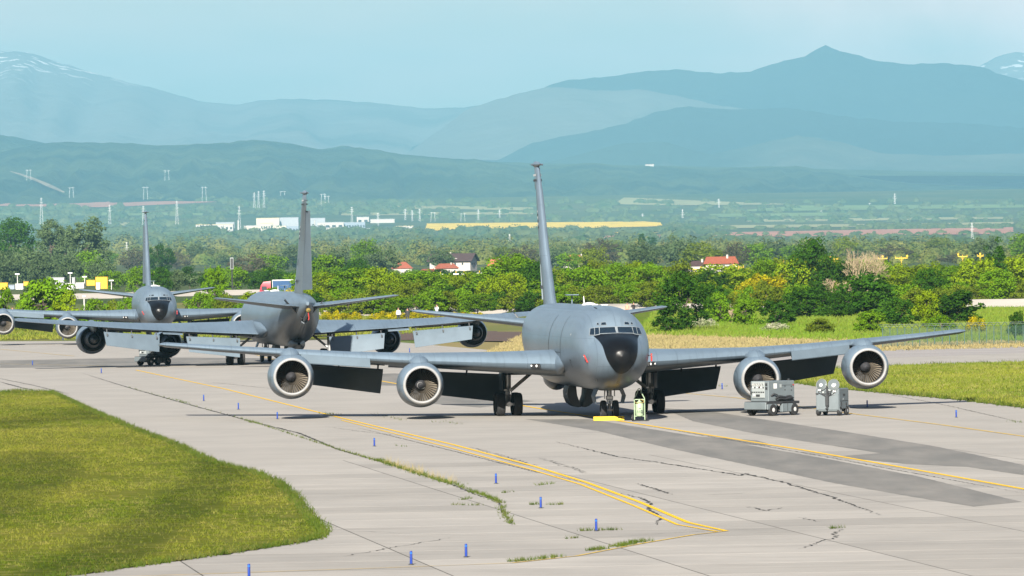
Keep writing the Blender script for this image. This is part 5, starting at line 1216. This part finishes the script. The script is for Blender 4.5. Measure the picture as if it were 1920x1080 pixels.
# the bare pale tree
def bare(u, vt, y, label, spread):
    top = A(u, vt, y); rnd = random.Random(int(u)); mb = MB()
    def grow(p, d, l, r, n):
        q = p+d*l; mb.tube(p, q, r, r*.7, 5)
        if n == 0: return
        for _ in range(3 if n > 1 else 4):
            e = (d+Vector((rnd.gauss(0,spread), rnd.gauss(0,spread), rnd.gauss(.1,.25)))).normalized(); grow(q, e, l*rnd.uniform(.62,.85), r*.62, n-1)
    t = thing('bare_tree', label, 'tree', (top.x, y, 0), 0, 'trees beyond the apron'); H = top.z
    for k in range(4): grow(Vector((rnd.gauss(0,.2), rnd.gauss(0,.2), 0)), Vector((rnd.gauss(0,.28), rnd.gauss(0,.28), 1)).normalized(), H*.30, .10, 5 if k < 3 else 4)
    mb.build('branches', 'twig', t, 60)
    return t
bare(1612, 470, 960, 'leafless pale beige tree standing out of the thicket', .33)
bare(1570, 520, 955, 'smaller leafless beige shrub left of the pale bare tree', .4)
bare(1372, 580, 800, 'dry grey leafless shrub low on the bank', .2)

# woods far out on the plain that read as one mass
def wood(name, bands, label, seed, mats=('far_mid','far_grey','far_olive','leaf_dark')):
    rng = np.random.default_rng(seed); Vs = []
    bm = bmesh.new(); bmesh.ops.create_icosphere(bm, subdivisions=2, radius=1); IV = np.array([v.co[:] for v in bm.verts]); IF = np.array([[v.index for v in q.verts] for q in bm.faces]); bm.free()
    keep = IV[IF].mean(1)[:, 2] > -.2; IF = IF[keep]
    for (u0, u1, v0, v1, cnt, hpx) in bands:
        for _ in range(cnt):
            u = rng.uniform(u0, u1); v = rng.uniform(v0, v1); g = T(u, v); hh = hpx*rng.uniform(.5, 1.2)/S(g.y); ww = hh*(rng.uniform(1.0, 2.4) if hpx > 20 else rng.uniform(1.4, 4.0))
            o3 = np.array([g.x, g.y, g.z-hh*.05]); ext = np.array([ww/2, ww/2, hh]); ph = rng.uniform(0, 6, 4)
            lump = lambda d: 1+.20*np.sin(d[:, 0]*5+ph[0])*np.cos(d[:, 1]*5+ph[1])+.12*np.sin(d[:, 2]*9+ph[2])*np.cos(d[:, 0]*8+ph[3])
            Vs.append(((IV*((.93 if hpx < 20 else .80)*lump(IV))[:, None]*ext+o3)[IF]).reshape(-1, 3))
            n = 110 if hpx < 20 else 300; d = rng.normal(size=(n, 3)); d /= np.linalg.norm(d, axis=1)[:, None]; d[:, 2] = np.abs(d[:, 2])
            P = d*lump(d)[:, None]*ext*rng.uniform(.88, 1.06, (n,1)) + o3
            nn = d+rng.normal(0,.4,(n,3)); nn /= np.linalg.norm(nn, axis=1)[:, None]
            a = np.cross(nn, rng.normal(size=(n,3))); a /= np.linalg.norm(a, axis=1)[:, None]; b = np.cross(nn, a); s = hh*(.12 if hpx < 20 else .085)*rng.uniform(.6,1.4,(n,1))
            Vs.append(np.stack([P-a*s, P+b*s*1.2, P+a*s], 1).reshape(-1,3))
    V = np.concatenate(Vs); o = link(name, fast_mesh(name, V, np.arange(len(V)).reshape(-1,3), mats, 3)); return tag(o, label, 'wood', kind='stuff')
M['wood_near'] = mat('wood_foliage', (.09,.145,.03), .9, col2=(.20,.20,.05), scale=.03, coords='World', detail=3, spec=.1, trans=.2)
M['wood_far'] = mat('far_wood_foliage', (.06,.11,.04), .9, col2=(.13,.16,.06), scale=.012, coords='World', detail=3, spec=.1, trans=.2)
wood('wood', [(-40,1960,470,497,520,26)], 'hazy mixed wood covering the near plain', 3, 'wood_near')
wood('wood', [(-40,1300,440,468,430,17),(1300,1960,452,470,160,14),(560,1340,434,442,90,12)], 'blue-green wood in the middle of the plain', 4, 'wood_far')
wood('wood', [(-40,380,418,438,170,12),(780,1960,404,418,200,8),(1240,1960,428,431,60,7),(1310,1930,438,449,150,7),(800,1250,433,437,30,6),(0,420,388,414,130,10),(420,800,380,404,170,10),(1240,1340,422,440,50,11),(1000,1260,434,437,90,8),(1600,1920,424,428,70,8)], 'rows of far trees between the fields', 5, 'wood_far')
wood('wood', [(430,1960,378,402,220,8),(-40,430,374,378,80,9)], 'farthest woods at the foot of the hills', 6, 'wood_far')

# ------------------------------------------------------------------ houses, works, vehicles, masts
M['render_white'] = mat('white_render', (.50,.47,.42), .85, var=.06, scale=1)
M['tile_red'] = mat('red_roof_tiles', (.30,.085,.045), .8, var=.2, scale=3)
M['tile_dark'] = mat('dark_roof_tiles', (.07,.042,.04), .7, var=.2, scale=2)
M['pane_dark'] = mat('dark_window', (.04,.05,.06), .2)
M['cream'] = mat('cream_cladding', (.58,.52,.40), .7, var=.04, scale=.2); M['steelwall'] = mat('grey_cladding', (.36,.38,.40), .6, var=.05, scale=.2); M['bluewall'] = mat('blue_grey_cladding', (.25,.30,.36), .6)
M['eave'] = mat('yellow_edge', (.62,.46,.14), .7)
M['yellow_box'] = mat('container_yellow', (.66,.40,.01), .5, var=.06, scale=1); M['blue_tarp'] = mat('trailer_blue', (.004,.055,.16), .6, var=.06, scale=1); M['truck_red'] = mat('cab_red', (.42,.006,.03), .35)
M['lattice'] = mat('galvanised_lattice', (.62,.62,.60), .6, metal=.2); M['mast_yellow'] = mat('mast_yellow', (.80,.52,.05), .6); M['orange'] = mat('orange_roof', (.42,.13,.05), .8, var=.15, scale=3)
def house(u0, u1, v_ridge, v_eave, v_base, y, label, roof='tile_red', hip=.3, win=3, chimney=True, depth=.9, rz=0):
    y = YF(y)
    gz = terrain_z(y); a = A((u0+u1)/2, v_eave, y); W = (u1-u0)/S(y); ze = a.z-gz; zr = A((u0+u1)/2, v_ridge, y).z-gz; D = W*depth
    t = thing('house', label, 'house', (a.x, y, gz), rz, 'houses among the trees'); W2 = W*.88
    wl = MB().cbox((0,0,ze/2),(W2,D*.88,ze),.02).build('wall', 'render_white', t)
    rf = MB().add([(-W/2,-D/2,ze-.1),(W/2,-D/2,ze-.1),(W/2,D/2,ze-.1),(-W/2,D/2,ze-.1),(-W/2*(1-hip*1.6),0,zr),(W/2*(1-hip*1.6),0,zr)], [(0,1,5,4),(1,2,5),(2,3,4,5),(3,0,4),(3,2,1,0)]).build('roof', roof, t, 20)
    if chimney: MB().cbox((W*.18,-D*.1,zr-.1),(.5,.5,1.1),.03).build('chimney', 'render_white', rf)
    for k in range(win):
        x = -W2/2+W2*(k+.6)/(win+.2); w_ = MB().box((x,-D*.44-.02,ze-1.3),(.9,.06,1.1)).build('window', 'render_white', t); MB().box((x,-D*.44-.06,ze-1.3),(.74,.04,.94)).build('pane', 'pane_dark', w_)
    return t
# the big gabled house with a dark roof
y = YF(1880); gz = terrain_z(y); a = A(850, 490, y); s = S(y)
t = thing('house', 'large white house with a dark brown roof and open gable among trees', 'house', (a.x,y,gz), R(-16), 'houses among the trees')
zr = A(850,476,y).z-gz; ze = A(850,489,y).z-gz; W = 88/s; D = W*.62
MB().cbox((0,0,ze/2),(W*.90,D*.84,ze),.02).build('wall', 'render_white', t)
rf = MB().add([(-W/2,-D/2-.3,ze-.3),(W/2,-D/2-.3,ze-.3),(W/2,0,zr),(-W/2,0,zr),(W/2,D/2+.3,ze-.3),(-W/2,D/2+.3,ze-.3),
               (-W/2,-D/2-.3,ze-.1),(W/2,-D/2-.3,ze-.1),(W/2,0,zr+.25),(-W/2,0,zr+.25),(W/2,D/2+.3,ze-.1),(-W/2,D/2+.3,ze-.1)],
              [(6,7,8,9),(9,8,10,11),(0,3,2,1),(3,5,4,2),(0,1,7,6),(4,5,11,10),(1,2,8,7),(2,4,10,8),(0,6,9,3),(3,9,11,5)]).build('roof', 'tile_dark', t, 20)
MB().add([(W*.45,-D*.42,ze-.05),(W*.45,D*.42,ze-.05),(W*.45,0,zr-.1),(W*.44,-D*.42,ze-.05),(W*.44,D*.42,ze-.05),(W*.44,0,zr-.1)],[(0,1,2),(3,5,4),(0,2,5,3),(1,4,5,2),(0,3,4,1)]).build('gable', 'render_white', t)
MB().cbox((W*.12,-D*.33,ze+.7),(1.3,1.2,1.2),.05).build('dormer', 'render_white', rf); MB().cbox((-W*.06,.2,zr+.4),(.7,.5,.7),.03).build('chimney', 'render_white', rf)
for k in range(5):
    w_ = MB().box((-W*.36+W*.16*k,-D*.42-.03,ze-1.6),(1.0,.06,1.3)).build('window', 'render_white', t); MB().box((-W*.36+W*.16*k,-D*.42-.07,ze-1.6),(.84,.04,1.1)).build('pane', 'pane_dark', w_)
for k in range(2):
    w_ = MB().box((W*.45+.02,-1.6+3.0*k,ze-1.6),(.06,1.0,1.3)).build('window', 'render_white', t); MB().box((W*.45+.06,-1.6+3.0*k,ze-1.6),(.04,.84,1.1)).build('pane', 'pane_dark', w_)
house(812, 862, 494, 503, 515, 1820, 'low house with hipped red roof before the large dark-roofed house', win=4)
house(788, 828, 504, 508, 518, 1800, 'long low red-tiled roof left of the large dark-roofed house', hip=.1, win=4, chimney=True)
house(733, 775, 491, 503, 516, 1800, 'small house with pyramid red roof right of the rear-facing jet\'s fin', win=2, hip=.42, chimney=False)
house(912, 948, 486, 499, 516, 1850, 'house with bright orange roof left of the nearest fin', roof='orange', win=2)
house(1052, 1108, 478, 492, 515, 1750, 'house with orange-red roof half hidden right of the nearest fin', roof='orange', win=3)
house(1318, 1385, 481, 494, 512, 1500, 'wide house with brownish red roof behind the approach lights', win=4, hip=.12)
house(1288, 1330, 489, 498, 514, 1500, 'smaller brown-roofed house left of the wide red roof', roof='tile_dark', win=3)

# red lorry with blue trailer
y = 1330; s = S(y); a = A(487, 541, y); gz = terrain_z(y); L = 108/s
t = thing('lorry', 'red lorry with long blue trailer behind the rear-facing jet\'s fin', 'lorry', (a.x,y,.35), 0)
cb = MB().loft([[(0,-1.2,.6),(1.9,-1.2,.6),(1.9,1.2,.6),(0,1.2,.6)],[(.0,-1.22,1.6),(2.0,-1.22,1.6),(2.0,1.22,1.6),(.0,1.22,1.6)],[(.25,-1.2,2.6),(2.0,-1.2,2.7),(2.0,1.2,2.7),(.25,1.2,2.6)],[(.7,-1.1,3.2),(2.0,-1.1,3.35),(2.0,1.1,3.35),(.7,1.1,3.2)]]).build('cab', 'truck_red', t)
MB().box((.85,-1.23,2.05),(.9,.04,.75)).build('side_window', 'pane_dark', cb); MB().box((.12,0,2.1),(.06,2.0,.8), Matrix.Rotation(R(12),3,'Y')).build('windscreen', 'pane_dark', cb)
tr = MB().cbox((2.3+(L-2.3)/2,0,2.15),(L-2.3,2.5,2.5),.03).build('trailer', 'blue_tarp', t); MB().cbox((2.3+(L-2.3)/2,0,3.45),(L-2.25,2.54,.18),.02).build('roof_rail', 'white', tr); MB().cbox((2.33,0,2.15),(.08,2.56,2.6),.02).build('front_frame', 'white', tr); MB().cbox((L-.02,0,2.15),(.08,2.56,2.6),.02).build('rear_frame', 'white', tr)
for x in (.9, 2.6, L-3.2, L-2.1, L-1.0):
    for yy in (-1.05,1.05): MB().lathe([(-.15,.2),(-.15,.48),(0,.5),(.15,.48),(.15,.2)], (0,0,0), 'Y', 16, True).build('wheel', 'rubber', t, 40, (x,yy,.5))

# works on the plain
def works(u0, u1, v0, v1, y, label, m, win=0, edge=None, rows=1):
    y = YF(y)
    z1, z0 = A((u0+u1)/2, v0, y).z, A((u0+u1)/2, v1, y).z-6; W = (u1-u0)/S(y); c = A((u0+u1)/2, v1, y); H = z1-z0; D = max(20, W*.6); hs = S(5000)/S(y)
    t = thing('factory_building', label, 'building', (c.x, y, z0), 0, 'white works on the plain')
    MB().cbox((0,0,H/2),(W,D,H),.1).build('wall', m, t)
    MB().cbox((0,0,H+.2),(W+1,D+1,.9),.1).build('roof', edge or 'steelwall', t)
    for r_ in range(rows):
        for k in range(win):
            x = -W/2+W*(k+.5)/win; MB().box((x,-D/2-.06,H-(2.6+3.6*r_)*hs),(W/win*.55,.16,1.5*hs)).build('window', 'pane_dark', t)
    return t
YB = 5000
works(368,438,421,431,YB-60,'long low white block at the left end of the works','render_white',9,'eave')
works(405,440,417,424,YB+120,'grey flat shed behind the long low white block','steelwall',3)
works(481,524,409,424,YB+60,'tall cream hall with rounded front in the works','cream',0,'eave')
works(524,560,408,426,YB+90,'large plain grey hall in the works','steelwall',0)
works(582,610,409,421,YB+110,'grey hall emerging right of the rear-facing jet\'s fin','steelwall',0)
works(458,492,423,434,YB-80,'low cream office wing below the cream hall','cream',5)
works(489,512,419,433,YB-110,'square cream office block with two window rows','cream',5,'eave',2)
works(512,537,423,436,YB-140,'white office block left of the rear-facing fin','cream',5)
works(537,560,424,437,YB-100,'pale blue ribbed block beside the rear-facing fin','bluewall',4)
works(582,597,424,434,YB-90,'small grey block just right of the rear-facing fin','steelwall',3)
works(596,645,417,431,YB-20,'wide white hall right of the rear-facing fin','render_white',4,None)
works(644,685,417,430,YB-10,'blue-grey office with a long window row','bluewall',8,None,2)
works(603,622,427,433,YB-130,'low white annex before the wide white hall','render_white',2)
works(669,692,407,412,YB+260,'small white shed on the slope above the works','render_white',2)
works(692,740,411,414,YB+280,'long thin white roof on the slope above the works','render_white',0)
works(686,705,428,434,YB-70,'low white store at the foot of the works','render_white',3)
works(743,776,424,434,YB-40,'isolated white hall at the right end of the works','render_white',3,'eave')
works(1477,1500,410,415,6200,'left one of two far white sheds','render_white',2); works(1502,1522,405,414,6200,'right one of two far white sheds','cream',2)
works(1210,1226,308,314,11480,'small white building on the hill crest','render_white',0,'tile_red')
works(912,945,452,456,4300,'pale roofs of a far farm left of the nearest fin','render_white',3)
for u, v0, v1, lb in ((447,411,430,'white chimney at the left of the works'),(590,411,428,'white chimney right of the rear-facing fin')):
    p = A(u, v1, YF(YB-150)); MB_ = MB().lathe([(0,2.6),((v1-v0)/S(YF(YB)),2.0)], axis='Z', n=14, cap=True); t = thing('chimney_stack', lb, 'chimney', (p.x,p.y,p.z-4), 0); MB_.build('shaft', 'render_white', t, 40); MB().lathe([((v1-v0)/S(YF(YB)),2.3),((v1-v0)/S(YF(YB))+1,2.3)], axis='Z', n=14, cap=True).build('rim', 'steelwall', t)

# pylons
def lattice(u, vt, vb, y, label, arms=3, wpx=8, m='lattice', tilt=0):
    y = YF(y)
    b = A(u, vb, y); H = (vb-vt)/S(y); w0 = H*.12; t = thing('pylon', label, 'pylon', (b.x,y,b.z-1), 0, 'power line pylons'); mb = MB(); th = max(.08, .26/S(y))
    P = lambda k, z: Vector(((-1,1,1,-1)[k]*(w0*(1-z*.82)/2), (-1,-1,1,1)[k]*(w0*(1-z*.82)/2), z*H))
    for k in range(4):
        mb.tube(P(k,0), P(k,1), th, th, 4)
        for i in range(7): mb.tube(P(k,i/7), P((k+1)%4,(i+1)/7), th*.6, th*.6, 3)
    mb.build('tower', m, t, 0)
    for i in range(arms):
        z = .70+.13*i; MB().tube((-wpx/S(y)/2*(1-.2*i),0,z*H),(wpx/S(y)/2*(1-.2*i),0,z*H), th, th, 4).build('cross_arm', m, t, 0)
def portal(u, vt, vb, y, label, wpx=12):
    y = YF(y)
    b = A(u, vb, y); H = (vb-vt)/S(y); W = wpx/S(y); t = thing('pylon', label, 'pylon', (b.x,y,b.z-1), 0, 'power line pylons'); th = .32/S(y)
    mb = MB()
    for sx in (-1,1): mb.tube((sx*W*.34,0,0),(sx*W*.24,0,H), th, th, 4)
    mb.build('legs', 'lattice', t, 0); MB().tube((-W/2,0,H*.92),(W/2,0,H*.92), th, th, 4).build('cross_arm', 'lattice', t, 0)
for a in ((206,383,420,5200,'lattice pylon above the big far trees'),(269,385,421,5200,'lattice pylon left of the farthest jet\'s fin'),(332,376,420,5300,'lattice pylon right of the farthest jet\'s fin'),(78,370,420,5400,'lattice pylon at the far left of the plain'),(449,386,431,4900,'lattice mast beside the left white chimney'),(477,360,389,7000,'left one of three close pylons'),(485,358,389,7000,'middle one of three close pylons'),(495,357,389,7000,'right one of three close pylons'),(238,452,488,2600,'red-footed lattice mast left of the farthest jet'),(956,437,480,2700,'lattice mast left of the nearest fin'),(1823,416,458,2800,'tall pale lattice mast near the right edge'),
          (660,387,416,5600,'pylon above the grey works halls'),(709,398,432,4900,'mast among the right works buildings'),(787,391,414,5600,'first pylon right of the works'),(773,394,414,5650,'second pylon right of the works'),(760,391,412,5700,'third pylon right of the works'),(897,392,416,5600,'pylon between works and yellow field'),(937,392,416,5700,'pylon above the yellow field'),(1280,392,424,5600,'pylon above the right end of the yellow field'),(1348,372,394,6700,'thin far pylon over the right plain'),(1678,362,392,6800,'tall thin pylon over the right plain'),(1631,380,400,6800,'short thin pylon over the right plain'),(1205,400,420,5800,'faint pylon above the yellow field\'s end'),(1540,394,414,6000,'faint pylon over the pale strip')): lattice(*a)
for a in ((54,317,338,9200,'portal pylon on the wooded hill at the far left'),(134,350,370,8400,'portal pylon below the hill at the left'),(313,318,338,9200,'lone portal pylon high on the wooded hill'),(273,349,374,8000,'portal pylon above the pinkish field'),(383,349,378,8000,'wide portal pylon at the end of the pinkish field'),(606,362,386,7600,'portal pylon left above the works'),(613,366,388,7600,'portal pylon above the works, right of its twin'),(530,358,366,8800,'low portal pylon beside the rear-facing fin'),(812,397,416,5600,'portal pylon left of the yellow field'),(868,399,417,5600,'second portal pylon by the yellow field')): portal(*a)

# approach lighting: yellow masts with a cross bar and lamps, and low white bars
for i, (u, v, wv, lb) in enumerate(((1212,500,18,'first yellow approach light mast right of the nearest fin'),(1262,497,22,'yellow approach light bar over white blossom'),(1303,496,26,'widest yellow approach light bar before the brown roofs'),(1385,492,20,'yellow approach light bar left of the golden shrub'),(1445,487,16,'yellow approach light bar above the golden shrub'),(1462,485,14,'yellow approach light bar left of the dark round tree'),(1564,477,16,'yellow approach light bar right of the dark round tree'),(1655,476,18,'yellow approach light bar right of the bare tree'),(1690,475,24,'second yellow approach light bar right of the bare tree'),(1805,472,18,'yellow approach light bar left of the conifers'),(1838,471,12,'last yellow approach light bar by the conifers'))):
    y = 1260; p = A(u, v+9, y); s = S(y); t = thing('approach_light', lb, 'approach light', (p.x,y,0), 0, 'yellow approach lights')
    mb = MB(); mb.tube((0,0,0),(0,0,p.z),.05,.045,6); mb.tube((-wv*.22/s,0,p.z),(0,0,p.z-.5),.03,.03,5); mb.tube((wv*.22/s,0,p.z),(0,0,p.z-.5),.03,.03,5); mb.build('mast', 'mast_yellow', t)
    MB().cbox((0,0,p.z),(wv/s,.16,.14),.02).build('cross_bar', 'mast_yellow', t)
    for k in range(3):
        x = (-.5+.5*k)*wv/s*.92; MB().lathe([(0,.03),(.16,.04),(.2,.17 if k == (i % 3) else .06),(.5 if k == (i % 3) else .28,.17 if k == (i % 3) else .06),(.55 if k == (i % 3) else .3,0)], (x,0,p.z), 'Z', 10).build('lamp', 'mast_yellow', t)
for i, (u, v) in enumerate(((806,515),(826,515),(855,514),(870,514),(899,513),(915,513),(1035,512),(1062,512))):
    y = 1270; p = A(u, v, y); t = thing('approach_light', f'low white approach light bar, {ordinal(i)} from the left below the red roofs', 'approach light', (p.x,y,0), 0, 'white approach light bars')
    MB().tube((0,0,0),(0,0,p.z),.07,.07,6).build('mast', 'mast_yellow', t); MB().cbox((0,-.05,p.z),(.95,.2,.28),.06).build('light_bar', 'white', t); MB().tube((0,0,p.z),(0,0,p.z+.5),.06,.06,5).build('stub', 'mast_yellow', t)

# vehicles, containers and masts on the far left stand
def crate(u0, u1, v0, v1, y, label, m, name='container', cat='container'):
    p0, p1 = A(u0, v1, y), A(u1, v0, y); W = p1.x-p0.x; H = p1.z-p0.z; t = thing(name, label, cat, ((p0.x+p1.x)/2, y, p0.z), 0, 'yard of yellow containers')
    MB().cbox((0,0,H/2),(W,2.2,H),.04).build('body', m, t)
    k = max(2, int(W/.35))
    for i in range(k): MB().box((-W/2+W*(i+.5)/k,-1.12,H/2),(W/k*.45,.06,H*.88)).build('rib', m, t)
    MB().cbox((0,0,H+.05),(W+.1,2.3,.12),.02).build('lid', m, t)
y = 1420
crate(0,15,531,543,y,'yellow container at the left edge of the far yard','yellow_box'); crate(163,179,526,536,y,'low yellow container left of the tall yellow one','yellow_box'); crate(180,202,520,542,y,'tall yellow container on the far yard','yellow_box'); crate(45,55,529,536,y,'small yellow container above the big left bush','yellow_box'); crate(94,121,521,542,y+5,'grey slatted container stack on the far yard','steelwall'); crate(124,136,532,543,y-5,'white container right of the grey stack','white'); crate(136,141,521,545,y-8,'slim grey cabinet on the far yard','steelwall'); crate(142,158,531,541,y,'white van-sized container left of the yellow ones','white'); crate(181,188,531,543,y-9,'white cabinet before the tall yellow container','white'); crate(30,44,533,543,y,'white container near the left edge','white'); crate(17,28,535,543,y,'dark container beside the left yellow one','bluewall')
for u, vt, vb, lb in ((33,514,543,'floodlight pole at the left of the far yard'),(132,512,540,'floodlight pole above the grey container stack'),(159,519,540,'thin pole between the white and yellow containers'),(209,526,543,'short pole right of the tall yellow container'),(158,556,585,'slim sign post before the far runway')):
    yy = y if vb < 550 else 950; b = A(u, vb, yy); H = (vb-vt)/S(yy); t = thing('lamp_post', lb, 'lamp post', (b.x,yy,b.z), 0, 'poles on the far left'); MB().tube((0,0,0),(0,0,H),.09,.07,6).build('pole', 'lattice', t); MB().cbox((0,-.1,H),(.9 if vb < 550 else .4,.4,.25),.05).build('lamp_head', 'white', t)
# tall screen on a dark column
b = A(435, 512, 1400); t = thing('signal_board', 'tall narrow dark board with white frame on a column behind the jets', 'sign board', (b.x,1400,b.z), 0); s = S(1400)
MB().tube((0,0,-3),(0,0,12/s),.12,.12,10).build('column', 'cart_dark', t); bd = MB().cbox((0,-.1,18/s),(6.5/s,.5,22/s),.05).build('frame', 'panel', t); MB().cbox((0,-.38,18/s),(4.6/s,.1,19/s),.03).build('panel', 'cart_dark', bd)
